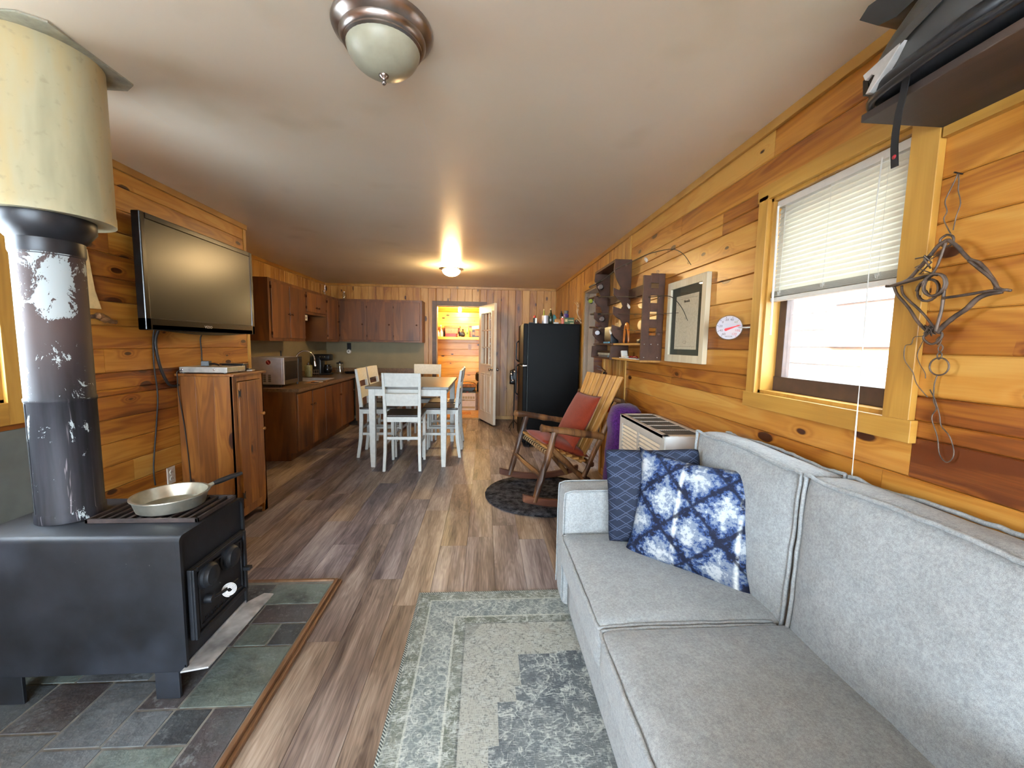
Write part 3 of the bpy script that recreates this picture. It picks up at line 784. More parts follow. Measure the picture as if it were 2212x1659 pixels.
q = B(); q.box(XL-.085, XL-.081, y0+.05, y1-.05, z0+.05, z1-.05); q.obj('window_pane', m_glass, g)
# ---- neighbouring white building seen through the right window, and the ground outside
q = B(); q.box(3.3, 3.5, -4, 8, -.4, 5)
for i in range(30): q.box(3.285, 3.3, -4, 8, -.3+i*.17, -.3+i*.17+.155)
nb = q.obj('neighbouring_wall', m_siding, top=('white clapboard wall of the neighbouring building beyond the window', 'building'))
q = B()
for (a, c, d, e) in ((2.9, 3.7, 1.4, 1.46), (2.9, 3.7, 2.14, 2.2), (2.9, 2.96, 1.461, 2.139), (3.64, 3.7, 1.461, 2.139), (2.961, 3.639, 1.79, 1.83)): q.box(3.24, 3.2845, a, c, d, e)
q.box(3.27, 3.2845, 2.961, 3.639, 1.461, 1.789); q.box(3.27, 3.2845, 2.961, 3.639, 1.831, 2.139)
q.obj('neighbour_window_frame', plain('pale_grey_frame', (186, 190, 194), .7, var=.02), None, top=('window frame on the white building outside, seen below the blind', 'window'))
q = B(); q.box(-30, 40, -30, 40, -.6, -.45); structure(q.obj('ground', plain('pale_snowy_ground', (232, 234, 236), .9, var=.05, sc=1)))

# ---- doorway in the right wall (far jamb, header) and the room beyond
g = sgroup('door_2', (XR, DR[0], 0)); q = B()
q.box(XR-.004, XR+.135, DR[1]-.02, DR[1], 0, 2.05); q.box(XR-.004, XR+.135, DR[0], DR[0]+.02, 0, 2.05); q.box(XR-.004, XR+.135, DR[0], DR[1], 2.03, 2.05)
q.box(XR+.05, XR+.085, DR[1]-.032, DR[1]-.02, 0, 2.03); q.obj('door_jamb', m_jamb, g, bevel=.002)
q = B(); q.box(XR-.018, XR, DR[1], DR[1]+.06, 0, 2.13); q.box(XR-.018, XR, DR[0]-.06, DR[0], 0, 2.13); q.box(XR-.019, XR, DR[0], DR[1], 2.05, 2.13); q.obj('door_casing', m_trimZ, g, bevel=.0015)
M_side = Matrix(((0, 0, -1, 2.5+T), (1, 0, 0, 0), (0, 1, 0, 0), (0, 0, 0, 1)))
SW = (3.9, 5.5, .8, 2.1)  # hole for a window added out of view to light the side room
q = B(); solid(q, 'x', 2.5+T, .05, (3.4, 7.3), (0, H), [SW]); boarded(q, M_side, (3.4, 7.3), (0, H), .13, 0, [SW])
solid(q, 'y', 3.4, -.05, (XR+.13, 2.55), (0, H), []); solid(q, 'y', 7.3, .05, (XR+.13, 2.55), (0, H), [])
structure(q.obj('wall_side_room', m_pineR))
g = sgroup('window_5', (2.5, 4.7, .8)); q = B(); q.box(2.51, 2.55, 3.9, 3.95, .8, 2.1); q.box(2.51, 2.55, 5.45, 5.5, .8, 2.1); q.box(2.51, 2.55, 3.95, 5.45, .8, .85); q.box(2.51, 2.55, 3.95, 5.45, 2.05, 2.1); q.obj('window_frame', m_sash, g)  # unseen window, added so daylight brightens the room beyond the doorway
q = B(); q.box(2.53, 2.534, 3.95, 5.45, .85, 2.05); q.obj('window_pane', m_glass, g)
q = B(); q.box(XR+.13, 2.55, 3.35, 7.35, H, H+.05); structure(q.obj('ceiling_side_room', m_ceil))

# ---- pantry beyond the back wall
PY0, PY1, PX0, PX1 = YB+.104, 8.75, -1.55, .45
M_pb = Matrix(((1, 0, 0, 0), (0, 0, -1, PY1+T), (0, 1, 0, 0), (0, 0, 0, 1)))            # u=X v=Z
q = B(); solid(q, 'y', PY1+T, .05, (PX0, PX1), (0, 2.4), []); boarded(q, M_pb, (PX0, PX1), (0, 2.3), .135, .03, bias=-.2)
structure(q.obj('wall_pantry_back', m_pineX))
M_pr = Matrix(((0, 0, -1, PX1+T), (1, 0, 0, 0), (0, 1, 0, 0), (0, 0, 0, 1))); M_pl = Matrix(((0, 0, 1, PX0-T), (1, 0, 0, 0), (0, 1, 0, 0), (0, 0, 0, 1)))
q = B(); solid(q, 'x', PX1+T, .05, (PY0, PY1), (0, 2.4), []); boarded(q, M_pr, (PY0, PY1), (0, 2.3), .135, .03, bias=-.2); structure(q.obj('wall_pantry_right', m_pineL))
q = B(); solid(q, 'x', PX0-T, -.05, (PY0, PY1), (0, 2.4), []); boarded(q, M_pl, (PY0, PY1), (0, 2.3), .135, .03, bias=-.2); structure(q.obj('wall_pantry_left', m_pineL))
q = B(); zc0, zc1 = 2.26, 2.02; n = 12
for i in range(n):
    ya, yb_ = PY0+(PY1-PY0)*i/n, PY0+(PY1-PY0)*(i+1)/n; za, zb = zc0+(zc1-zc0)*i/n, zc0+(zc1-zc0)*(i+1)/n
    q.loops([[V(X, ya+.001, za+.003), V(X, ya+.006, za-.002), V(X, yb_-.006, zb-.002), V(X, yb_-.001, zb+.003), V(X, yb_, zb+.08), V(X, ya, za+.08)] for X in (PX0-.06, PX1+.06)], col=(tone(-.2), random.random(), .5))
structure(q.obj('ceiling_pantry', m_pineX))
q = B(); q.box(PX0, PX1, PY0-.1, PY1, -.003, .02); structure(q.obj('floor_pantry', plain('beige_vinyl', (176, 140, 96), .5)))
q = B(); q.box(DP[0], DP[1], YB-.012, PY0, -.002, .026); structure(q.obj('trim_9', m_trimYc))
# casing of the pantry doorway and its open white door
g = sgroup('door_1', (DP[1], YB, 0))
q = B(); q.box(DP[0]-.07, DP[0], YB-.02, YB, 0, 2.11); q.box(DP[0], DP[1]+.12, YB-.02, YB, 2.035, 2.11); q.box(DP[1], DP[1]+.07, YB-.02, YB, 0, 2.035); q.obj('door_casing', m_casingd, g, bevel=.002)
q = B(); q.box(DP[0], DP[0]+.018, YB-.002, PY0, .02, 2.035); q.box(DP[1]-.018, DP[1], YB-.002, PY0, .02, 2.035); q.box(DP[0], DP[1], YB-.002, PY0, 2.017, 2.035); q.obj('door_jamb', m_trimZ, g)
hinge, free = V(-.088, YB-.03, 0), V(.165, 6.645, 0); dv = (free-hinge); DL = dv.length; dv.normalize(); nrm = V(dv.y, -dv.x, 0)   # nrm points to -X
if nrm.x > 0: nrm = -nrm
DM = Matrix(((dv.x, nrm.x, 0, hinge.x), (dv.y, nrm.y, 0, hinge.y), (0, 0, 1, .03), (0, 0, 0, 1)))      # local: x along leaf, y out of the seen face, z up
q = B(DM); th = .022; HD = 2.0; wx0, wx1, wz0, wz1 = .125, DL-.125, .99, 1.86
for (a, c, d, e) in ((0, wx0, 0, HD), (wx1, DL, 0, HD), (wx0, wx1, 0, wz0), (wx0, wx1, wz1, HD)): q.box(a, c, -th, th, d, e)
leaf = q.obj('door_leaf', m_doorw, g, bevel=.002)
q = B(DM)
for sd in (-1, 1):
    y = sd*th; ya, yb_ = sorted((y, y+sd*.008)); w = .022
    for (a, c, d, e) in ((wx0-w, wx0+.004, wz0-w, wz1+w), (wx1-.004, wx1+w, wz0-w, wz1+w), (wx0, wx1, wz0-w, wz0+.004), (wx0, wx1, wz1-.004, wz1+w)): q.box(a, c, ya, yb_, d, e)
q.obj('glazing_frame', m_doorw, leaf, bevel=.002)
q = B(DM)
for i in (1, 2): X = wx0+(wx1-wx0)*i/3; q.box(X-.009, X+.009, -.014, .014, wz0, wz1)
for i in (1, 2): Z = wz0+(wz1-wz0)*i/3; q.box(wx0, wx1, -.0135, .0135, Z-.009, Z+.009)
q.obj('muntin', m_doorw, leaf)
q = B(DM); q.box(wx0, wx1, -.003, .003, wz0, wz1); q.obj('window_pane', m_glass, leaf)
for (a, c) in ((.12, DL/2-.035), (DL/2+.035, DL-.12)):
    q = B(DM)
    for (e, w, o) in ((0, .016, .006),):
        for (p0, p1, p2, p3) in ((a, a+w, .16, .84), (c-w, c, .16, .84), (a, c, .16, .16+w), (a, c, .84-w, .84)): q.box(p0, p1, th-.001, th+o, p2, p3)
    q.box(a+.035, c-.035, th-.001, th+.005, .2, .8); q.obj('raised_panel', m_doorw, leaf, bevel=.003)
q = B(DM)
for sd in (-1, 1):
    prof = [(.026, 0), (.026, .006), (.011, .009), (.011, .03), (.024, .038), (.029, .05), (.024, .062), (.008, .066)]
    q.lathe(prof, (0, 0, 0), 16, M=T_(DL-.065, sd*th, .92) @ R_(-PI/2*sd, 'X'))
q.obj('door_knob', m_nickel, leaf, smooth=True)
# ================================================================== LAMPS
def ceiling_lamp(name, label, c, r, lit):
    t = thing(name, label, 'ceiling light', (c[0], c[1], H))
    q = B()
    if not lit:
        q.lathe([(r*.99, H), (r, H-.008), (r*.97, H-.018), (r*.88, H-.030), (r*.85, H-.034), (r*.85, H-.040), (r*.80, H-.052), (r*.77, H-.055), (r*.77, H-.06), (r*.71, H-.066), (r*.70, H-.05)], (c[0], c[1], 0), 48)
        q.obj('metal_pan', m_nickel, t, smooth=2)
        q = B(); q.lathe([(r*.735*math.cos(a), H-.052-.088*math.sin(a)) for a in [PI/2*i/12 for i in range(13)]], (c[0], c[1], 0), 40); q.obj('glass_bowl', m_bowl, t, smooth=True)
        q = B(); z = H-.138; q.lathe([(.014, z+.004), (.016, z-.002), (.014, z-.008), (.007, z-.012), (.006, z-.02), (.008, z-.024), (.004, z-.03)], (c[0], c[1], 0), 20); q.obj('finial', m_nickel, t, smooth=True)
    else:
        q = B(); q.lathe([(r*.70, H-.050), (r, H-.044), (r*1.0, H-.050), (r*.74, H-.066), (r*.70, H-.060)], (c[0], c[1], 0), 40); q.obj('metal_ring', m_nickel, t, smooth=2)
        q = B(); q.lathe([(r*.66, H-.001), (r*.66, H-.05)], (c[0], c[1], 0), 32); q.obj('inner_shade', m_bowlon, t, smooth=2)
        q = B(); q.lathe([(r*.74*math.cos(a), H-.058-.082*math.sin(a)) for a in [PI/2*i/10 for i in range(11)]], (c[0], c[1], 0), 40); q.obj('glass_bowl', m_bowlon, t, smooth=True)
    return t
ceiling_lamp('ceiling_light', 'flush ceiling light with brushed metal rim and unlit frosted bowl, nearest the camera', (-.338, 1.44), .158, False)
ceiling_lamp('ceiling_light', 'lit flush ceiling light over the dining table, bowl glowing warm', (-.445, 5.42), .158, True)
t = thing('bare_bulb', 'bare lit light bulb on the low ceiling of the pantry', 'light bulb', (-.5, 8.15, 2.06))
q = B(); q.lathe([(.045, 2.125), (.045, 2.11), (.028, 2.105), (.026, 2.08)], (-.5, 8.15, 0), 20); q.obj('lamp_holder', m_white, t, smooth=2)
q = B(); q.lathe([(.013, 2.088), (.02, 2.07), (.032, 2.045), (.036, 2.02), (.03, 1.995), (.016, 1.983), (.002, 1.98)], (-.5, 8.15, 0), 20); q.obj('bulb', m_bulb, t, smooth=True)

# ================================================================== HEARTH AND STOVE
hx1, hy1 = -.812, 2.245
t = thing('slate_hearth', 'raised slate tile hearth with oak edging under the black stove', 'hearth', (-1.45, 1.0, 0))
q = B(); q.box(XL+.013, hx1-.02, -.6, hy1-.02, 0.0005, .0268); q.obj('grout_bed', m_grout, t)
GR, DK, PU, BL = (.125, .155, .135), (.034, .037, .042), (.062, .052, .054), (.11, .122, .132)
tiles = [(-1.12, -.838, 2.03, 2.2, GR), (-1.30, -1.13, 2.03, 2.2, DK), (-1.09, -.838, 1.885, 2.02, PU), (-1.30, -1.1, 1.885, 2.02, DK), (-.945, -.838, 1.74, 1.875, DK), (-1.085, -.955, 1.74, 1.875, GR), (-1.30, -1.095, 1.74, 1.875, PU),
         (-1.095, -.838, 1.435, 1.73, GR), (-1.24, -1.105, 1.435, 1.73, PU), (-1.10, -.975, 1.295, 1.425, DK), (-.965, -.838, 1.12, 1.425, PU), (-1.225, -.975, 1.12, 1.285, GR), (-1.24, -1.11, 1.295, 1.425, BL),
         (-1.42, -1.25, 1.3, 1.56, BL), (-1.42, -1.235, 1.12, 1.29, BL), (-1.62, -1.43, 1.36, 1.56, PU), (-1.62, -1.43, 1.12, 1.35, BL), (-1.85, -1.63, 1.3, 1.56, DK), (-1.85, -1.63, 1.0, 1.29, BL), (-2.1, -1.86, 1.1, 1.5, PU)]
for yy in (1.57, 1.78, 2.0):
    for xx in (-1.31, -1.58, -1.86): tiles.append((xx-.26, xx, yy, yy+.2, random.choice([GR, DK, PU, BL])))
yy = 1.11
while yy > -.55:
    xx = -.838
    while xx > -2.1: w = random.choice([.15, .28]); tiles.append((max(xx-w, -2.11), xx, max(yy-.17, -.59), yy, random.choice([GR, DK, PU, BL, BL]))); xx -= w+.01
    yy -= .18
q = B()
for (a, c, d, e, col) in tiles: q.box(a, c, d, e, .018, .0285+random.uniform(0, .001), col=col)
q.obj('slate_tiles', m_slate, t, bevel=.0008)
q = B(); q.box(hx1-.018, hx1, -.6, hy1, .0005, .036); q.box(hx1, hx1+.016, -.6, hy1+.016, .0005, .02); q.obj('wood_edging', m_edge, t, bevel=.004)
q = B(); q.box(XL+.013, hx1-.018, hy1-.02, hy1, .0005, .036); q.box(XL+.013, hx1+.014, hy1, hy1+.016, .0005, .02); q.obj('wood_edging', m_edge, t, bevel=.004)

sx0, sx1, sy0, sy1, sz0, sz1 = -1.80, -1.08, 1.462, 1.852, .145, .664
t = thing('wood_stove', 'black steel wood burning stove on short legs standing on the slate hearth', 'stove', ((sx0+sx1)/2, (sy0+sy1)/2, .03))
q = B()
prof = []                                                  # rounded shell, open to the front flange
for (cx_, cz_, a0) in ((sy1-.02, sz1-.02, 0), (sy0+.02, sz1-.02, PI/2), (sy0+.005, sz0+.005, PI), (sy1-.005, sz0+.005, 1.5*PI)):
    r = .02 if cz_ > .4 else .005
    for i in range(5): a = a0+PI/2*i/4; prof.append((cx_+r*math.cos(a), cz_+r*math.sin(a)))
q.loops([[V(x, p[0], p[1]) for p in prof] for x in (sx0, sx1-.014)])
q.obj('body', m_iron, t, smooth=2)
q = B()
inner = [(sy0+.012+(p[0]-sy0)*(sy1-sy0-.024)/(sy1-sy0), sz0+.012+(p[1]-sz0)*(sz1-sz0-.024)/(sz1-sz0)) for p in prof]
q.loops([[V(sx1-.0138, p[0], p[1]) for p in prof], [V(sx1, p[0], p[1]) for p in prof], [V(sx1, *p) for p in inner], [V(sx1-.009, *p) for p in inner]])
q.obj('front_flange', m_iron, t, smooth=2)
for (a, c) in ((-1.745, 1.475), (-1.205, 1.475), (-1.745, 1.77), (-1.205, 1.77)):
    q = B(); z = sz0+.012
    q.prism([(0, 0), (.085, 0), (.085, .012), (.012, .012), (.012, .065), (0, .065)], .030, z, T_(a, c, 0)); q.obj('leg', m_iron, t, bevel=.002)
dy0, dy1, dz0, dz1, X = sy0+.03, sy1-.03, .245, .52, sx1-.004
q = B()
def frame(q, x0, x1, y0, y1, z0, z1, w):
    q.box(x0, x1, y0, y0+w, z0, z1); q.box(x0, x1, y1-w, y1, z0, z1); q.box(x0, x1, y0+w, y1-w, z0, z0+w); q.box(x0, x1, y0+w, y1-w, z1-w, z1)
q.box(X, X+.016, dy0, dy1, dz0, dz1); frame(q, X+.016, X+.026, dy0, dy1, dz0, dz1, .018); frame(q, X+.016, X+.022, dy0+.028, dy1-.028, dz0+.028, dz1-.028, .010)
door = q.obj('door', m_iron, t, bevel=.003)
for yy in (1.565, 1.70):
    q = B(); Ml = T_(X+.016, yy, .462) @ R_(PI/2, 'Y')
    q.lathe([(.052, 0), (.052, .006), (.046, .01), (.046, .022), (.040, .026), (.036, .034), (.02, .037), (.012, .04)], (0, 0, 0), 28, M=Ml); q.obj('draft_knob', m_iron, door, smooth=2)
q = B(); q.cyl((X+.014, 1.565, .365), (X+.042, 1.565, .365), .018, .014); q.tube([(X+.036, 1.565, .365), (X+.042, 1.60, .36), (X+.043, 1.64, .353), (X+.043, 1.72, .35)], .006, 8); q.obj('door_handle', m_iron, door, smooth=2)
q = B(); pts = []
hc = V(-1.03, 1.644, .351); hn = V(.47, -.75, .46).normalized(); hu = V(0, 0, 1).cross(hn).normalized(); hv = hn.cross(hu)
for i in range(150): a = i*.2; r = .007+.0195*i/150; pts.append(hc+hu*math.cos(a)*r+hv*math.sin(a)*r-hn*(.00012*i))
q.tube(pts, .0019, 6); q.obj('coil_handle', m_coil, door, smooth=True, label='shiny spiral wire door handle')
q = B()
for i in range(9):
    yy = dy0+.06+i*.019; q.box(X+.0155, X+.018, yy, yy+.003, .285, .299)
    if i % 2: q.box(X+.0155, X+.018, yy, yy+.010, .285, .288)
    if i % 3 == 0: q.box(X+.0155, X+.018, yy, yy+.010, .2955, .299)
q.obj('raised_lettering', m_iron, door)
q = B(); q.box(X+.005, X+.05, dy1-.03, dy1-.005, .345, .36); q.obj('latch', m_iron, t, bevel=.002)
q = B(); q.prism([(sx1-.01, sy0-.02), (sx1+.075, sy0+.0), (sx1+.085, sy1+.055), (sx1+.04, sy1+.06), (sx1-.01, sy1-.02)], .158, .164); q.box(sx1-.008, sx1-.002, sy0, sy1, .15, .175); q.obj('ash_ledge', m_ash, t, bevel=.001, label='bare scratched steel ash ledge')
# flue
pc = V(-1.622, 1.662, 0)
t = thing('stove_flue', 'tall stove pipe rising from the black stove to the ceiling', 'stove pipe', (pc.x, pc.y, sz1))
q = B(); q.lathe([(.1, sz1+.001), (.1, sz1+.035), (.096, sz1+.04), (.096, 1.12), (.0985, 1.125), (.0985, 1.135), (.0955, 1.14), (.0955, 1.66), (.098, 1.665), (.098, 1.69), (.09, 1.695)], pc, 48); p_ = q.obj('pipe', m_pipe, t, smooth=2, label='soot black pipe with peeling grey paint')
q = B(); q.tube([(pc.x-.045, pc.y-.0855, .70), (pc.x-.045, pc.y-.0855, 1.12)], .0022, 6); q.obj('seam', m_iron, p_)
q = B(); q.lathe([(.096, 1.66), (.100, 1.672), (.1, 1.715), (.106, 1.722), (.135, 1.762), (.135, 1.80), (.128, 1.805), (.128, 1.83), (.05, 1.84)], pc, 48); q.obj('collar', m_collar, t, smooth=2, label='flared black collar')
q = B(); q.lathe([(.15, 1.80), (.178, 1.795), (.178, 1.83), (.1765, 1.832), (.1765, H-.006), (.1, H-.006)], pc+V(.018, 0, 0), 56); q.obj('outer_sleeve', m_cream, t, smooth=2, label='wide cream insulated upper sleeve')
q = B(); q.prism([(-1.86, 1.46), (-1.46, 1.462), (-1.405, 1.50), (-1.405, 1.82), (-1.46, 1.86), (-1.86, 1.86)], H-.007, H-.0005); q.obj('ceiling_plate', m_cplate, t)
# trivet grate on the stove top
t = thing('iron_trivet', 'slatted iron trivet grate lying on top of the stove', 'trivet', (-1.29, 1.7, sz1))
gx0, gx1, gy0, gy1, gz = -1.50, -1.095, 1.58, 1.83, sz1+.001
q = B(); frame(q, gx0, gx1, gy0, gy1, gz, gz+.014, .01) if 0 else None
q.box(gx0, gx1, gy0, gy0+.01, gz, gz+.016); q.box(gx0, gx1, gy1-.01, gy1, gz, gz+.016); q.box(gx0, gx0+.01, gy0, gy1, gz, gz+.016); q.box(gx1-.01, gx1, gy0, gy1, gz, gz+.016); q.obj('rim', m_grate, t, bevel=.001)
for i in range(10):
    x = gx0+.03+i*.0365; q = B(); q.box(x, x+.012, gy0+.008, gy1-.008, gz+.004, gz+.014); q.obj('bar', m_grate, t, bevel=.001)
# frying pan
c = V(-1.278, 1.705, gz+.0165)
t = thing('frying_pan', 'old aluminium frying pan with black handle resting on the iron trivet', 'pan', tuple(c))
q = B(); q.lathe([(.001, 0), (.105, 0), (.112, .004), (.125, .05), (.131, .052), (.131, .056), (.122, .056), (.108, .008), (.1, .005), (.001, .005)], c, 48); q.obj('pan_body', m_alu, t, smooth=2)
h = V(.62, .78, 0).normalized(); q = B(); q.tube([c+h*.125+V(0, 0, .045), c+h*.15+V(0, 0, .055)], [.011, .008], 10); q.obj('ferrule', m_alu, t, smooth=2)
q = B(); q.tube([c+h*.148+V(0, 0, .054), c+h*.17+V(0, 0, .058), c+h*.22+V(0, 0, .067), c+h*.262+V(0, 0, .072)], [.008, .0115, .0115, .008], 10); q.obj('handle', m_black, t, smooth=2)
# shield board leaning at the wall behind the stove
q = B(); q.box(XL+.002, XL+.014, 1.2, 2.055, .03, .945); q.obj('heat_shield_panel', m_board, None, bevel=.001, top=('plain grey heat shield panel on the wall left of the stove pipe', 'panel'))
q = B(); Mw = Matrix(((0, 0, 1, XL+.001), (1, 0, 0, 2.3), (0, 1, 0, 1.5), (0, 0, 0, 1)))
q.prism([(.0, .02), (.115, .02), (.085, .12), (.072, .22), (.06, .33), (0, .34)], 0, .018, Mw); q.obj('wooden_wedge_plaque', m_wedge, None, bevel=.002, top=('pale tapered wooden plaque on the wall behind the stove pipe', 'plaque'))
q = B(); q.tube(smoothpts([(XL+.012, 2.35, 1.475), (XL+.02, 2.40, 1.48), (XL+.016, 2.45, 1.46), (XL+.012, 2.50, 1.455)]), [.012]*3+[.02]*5+[.012]*5, 8, jag=.2)
q.obj('driftwood_piece', m_log, None, top=('small knobbly piece of driftwood hung under the pale wooden plaque', 'driftwood'))

# ================================================================== TELEVISION AND ITS CORDS
t = thing('television', 'large black flat television mounted on the left pine wall', 'television', (-2.02, 3.15, 1.42))
ty0, ty1, tz0, tz1, tx = 2.575, 3.72, 1.415, 2.105, -2.005
q = B(); frame(q, tx-.05, tx, ty0, ty1, tz0, tz1, .038)
q.box(tx-.05, tx, ty0, ty1, tz0, tz0+.075); q.box(tx-.05, tx-.012, ty0+.02, ty1-.02, tz0+.02, tz1-.02); q.obj('bezel', m_gloss, t, bevel=.006)
q = B(); q.box(tx-.013, tx-.004, ty0+.036, ty1-.036, tz0+.072, tz1-.036); q.obj('screen', m_tvscreen, t)
q = B(); q.loops([[V(tx-.05, ty0+.01, tz0+.02), V(tx-.05, ty1-.01, tz0+.02), V(tx-.05, ty1-.01, tz1-.02), V(tx-.05, ty0+.01, tz1-.02)], [V(tx-.10, ty0+.08, tz0+.05), V(tx-.10, ty1-.08, tz0+.05), V(tx-.10, ty1-.08, tz1-.08), V(tx-.10, ty0+.08, tz1-.08)]]); q.obj('back_shell', m_black, t, bevel=.004)
q = B(); pts = []
for i in range(13): a = i/12; pts.append((ty0+.12+(ty1-ty0-.24)*a, tz0-.020*math.sin(PI*a)))
q.prism([(p[0], p[1]) for p in pts]+[(ty1-.1, tz0+.02), (ty0+.1, tz0+.02)], tx-.04, tx-.006, Matrix(((0, 0, 1, 0), (1, 0, 0, 0), (0, 1, 0, 0), (0, 0, 0, 1)))); q.obj('lower_lip', m_gloss, t, bevel=.002)
q = B(); q.box(XL+.002, tx-.098, 3.0, 3.3, 1.6, 1.95); q.obj('wall_bracket', m_black, t)
MT = Matrix(((0, 0, 1, tx+.0002), (1, 0, 0, 3.12), (0, 1, 0, tz0+.037), (0, 0, 0, 1)))
text('logo', 'VIZIO', .026, MT, m_silverp, t, squash=1.25)
q = B(); q.box(tx-.018, tx-.0025, ty1-.006, ty1+.001, 1.80, 1.86); q.obj('side_light', m_silverp, t)
def cord(name, pts, r, label, m=m_cord):
    q = B(); q.tube(smoothpts(pts, 5), r, 6); return q.obj(name, m, None, smooth=True, top=(label, 'cord'))
cord('hanging_cable', [(XL+.06, 2.76, 1.46), (XL+.012, 2.765, 1.40), (XL+.008, 2.757, 1.2), (XL+.012, 2.765, 1.0), (XL+.006, 2.745, .8), (XL+.008, 2.70, .55), (XL+.01, 2.70, .42)], .0045, 'thin dark cord hanging straight down the wall under the television')
cord('signal_cable', [(XL+.06, 2.775, 1.46), (XL+.014, 2.775, 1.36), (XL+.016, 2.79, 1.2), (XL+.016, 2.85, 1.07), (XL+.016, 2.91, 1.045), (XL+.012, 2.957, 1.05)], .009, 'thick black cable curving from the television to the pine cabinet')
cord('signal_cable', [(XL+.06, 3.2, 1.45), (XL+.01, 3.2, 1.38), (XL+.008, 3.205, 1.28), (XL+.012, 3.2, 1.2), (XL+.05, 3.19, 1.16)], .0045, 'thin cable dropping behind the silver player on the cabinet')
# outlet
def outlet(M, label, name='wall_outlet', m=m_white, wire=False):
    t = thing(name, label, 'outlet', tuple(M.translation))
    q = B(M); q.box(-.035, .035, -.058, .058, 0, .006); q.obj('cover_plate', m, t, bevel=.002)
    for s_ in (-.022, .022):
        q = B(M); q.lathe([(.016, .006), (.016, .009)], (0, s_, 0), 16); q.obj('socket', m_black if m is m_white and wire else m, t)
        q = B(M); q.box(-.008, -.005, s_-.006, s_+.006, .0092, .0096); q.box(.005, .008, s_-.006, s_+.006, .0092, .0096); q.obj('slot', m_ink, t)
    return t
outlet(Matrix(((0, 0, 1, XL), (1, 0, 0, 2.845), (0, 1, 0, .44), (0, 0, 0, 1))), 'white wall outlet low on the left wall beside the pine cabinet')

# ================================================================== PINE CABINET AND WHAT STANDS ON IT
cx0, cx1, cy0, cy1, cz = XL+.003, -1.755, 2.945, 3.335, 1.11
t = thing('pine_cabinet', 'tall narrow amber pine cabinet below the television', 'cabinet', ((cx0+cx1)/2, 3.14, 0))
q = B()
n = 3
for i in range(n):
    a = cx0+(cx1-cx0)*i/n; q.box(a+.0005, a+(cx1-cx0)/n-.0005, cy0, cy0+.018, .02, cz, col=(random.uniform(.3, .6), random.random(), .5))
for i in range(2): q.box(cx0+(cx1-cx0)*i/2, cx0+(cx1-cx0)*(i+1)/2, cy1-.018, cy1, .02, cz, col=(.5, random.random(), .5))
q.obj('side_panel', m_pcabx, t, bevel=.0015)
q = B(); q.box(cx0, cx0+.01, cy0+.018, cy1-.018, .1, cz, col=(.5, .2, .5)); q.box(cx0, cx1-.02, cy0+.018, cy1-.018, .1, .118, col=(.5, .7, .5)); q.box(cx1-.018, cx1, cy0, cy0+.05, 0, cz, col=(.4, .3, .5)); q.box(cx1-.018, cx1, cy1-.045, cy1, 0, cz, col=(.5, .9, .5)); q.box(cx1-.018, cx1, cy0+.05, cy1-.045, cz-.04, cz, col=(.4, .5, .5)); q.box(cx1-.018, cx1, cy0+.05, cy1-.045, .07, .13, col=(.45, .1, .5)); q.obj('face_frame', m_pcab, t, bevel=.001)
q = B(); q.prism([(0, 0), (.055, 0), (.03, .09), (0, .1)], -.018, 0, Matrix(((0, 0, 1, cx1), (-1, 0, 0, cy1), (0, 1, 0, 0), (0, 0, 0, 1)))); q.obj('foot', m_pcab, t)
q = B(); q.box(cx0, cx1+.02, cy0-.018, cy1+.018, cz, cz+.018, col=(.75, .4, .5)); q.obj('top', m_pcabx, t, bevel=.003)
q = B(); w3 = (cy1-cy0-.09)/3
for i in range(3): q.box(cx1-.002, cx1+.016, cy0+.048+w3*i, cy0+.048+w3*(i+1)-.001, .14, cz-.045, col=(random.uniform(.25, .55), random.random(), .5))
door = q.obj('door', m_pcab, t, bevel=.002)
for z in (.985, .235):
    q = B(); Mh = Matrix(((0, 0, 1, cx1+.016), (1, 0, 0, cy0+.05), (0, 1, 0, z), (0, 0, 0, 1)))
    q.prism([(-.016, -.03), (-.006, -.018), (.006, -.018), (.016, -.03), (.012, -.01), (.012, .01), (.016, .03), (.006, .018), (-.006, .018), (-.016, .03), (-.012, .01), (-.012, -.01)], 0, .003, Mh); q.obj('hinge', m_black, door)
for z in (.80, .68):
    q = B(); q.lathe([(.006, 0), (.006, .012), (.013, .02), (.012, .028), (.004, .031)], (0, 0, 0), 14, M=T_(cx1+.015, cy1-.075, z) @ R_(PI/2, 'Y')); q.obj('knob', m_pcab, door, smooth=True)
zt = cz+.0185
MD = T_(-2.0, 3.03, zt) @ R_(.03, 'Z')
t = thing('disc_player', 'flat silver disc player on top of the pine cabinet', 'disc player', (-2.0, 3.03, zt))
q = B(MD); q.box(-.105, .205, -.08, .15, .006, .045); q.obj('case', m_silverp, t, bevel=.002)
q = B(MD); q.box(.205, .2065, -.07, .14, .018, .04); q.obj('face_plate', m_cream, t)
for x_ in (-.085, .12):
    q = B(MD); q.sphere((x_, -.081, .027), .007, (1, .5, 1), 10, 6); q.obj('screw', m_chrome, t, smooth=True)
for x_, y_ in ((-.09, -.06), (.18, -.06), (-.09, .12), (.18, .12)): q = B(MD); q.cyl((x_, y_, 0), (x_, y_, .007), .01, seg=10); q.obj('foot', m_black, t)
q = B(MD @ R_(.2, 'Z')); q.box(-.02, .03, .02, .07, .046, .082); q.tube([(.02, .04, .06), (.06, .035, .062), (.09, .03, .052)], .007, 6); q.obj('power_adapter', m_black, None, bevel=.002, top=('small black power adapter lying on the silver disc player', 'adapter'))
q = B(MD); q.box(.02, .19, .155, .225, .05, .058); q.box(.03, .18, .165, .22, .0, .05); q.obj('set_top_box', m_black, None, bevel=.002, top=('thin black box behind the silver disc player', 'set top box'))
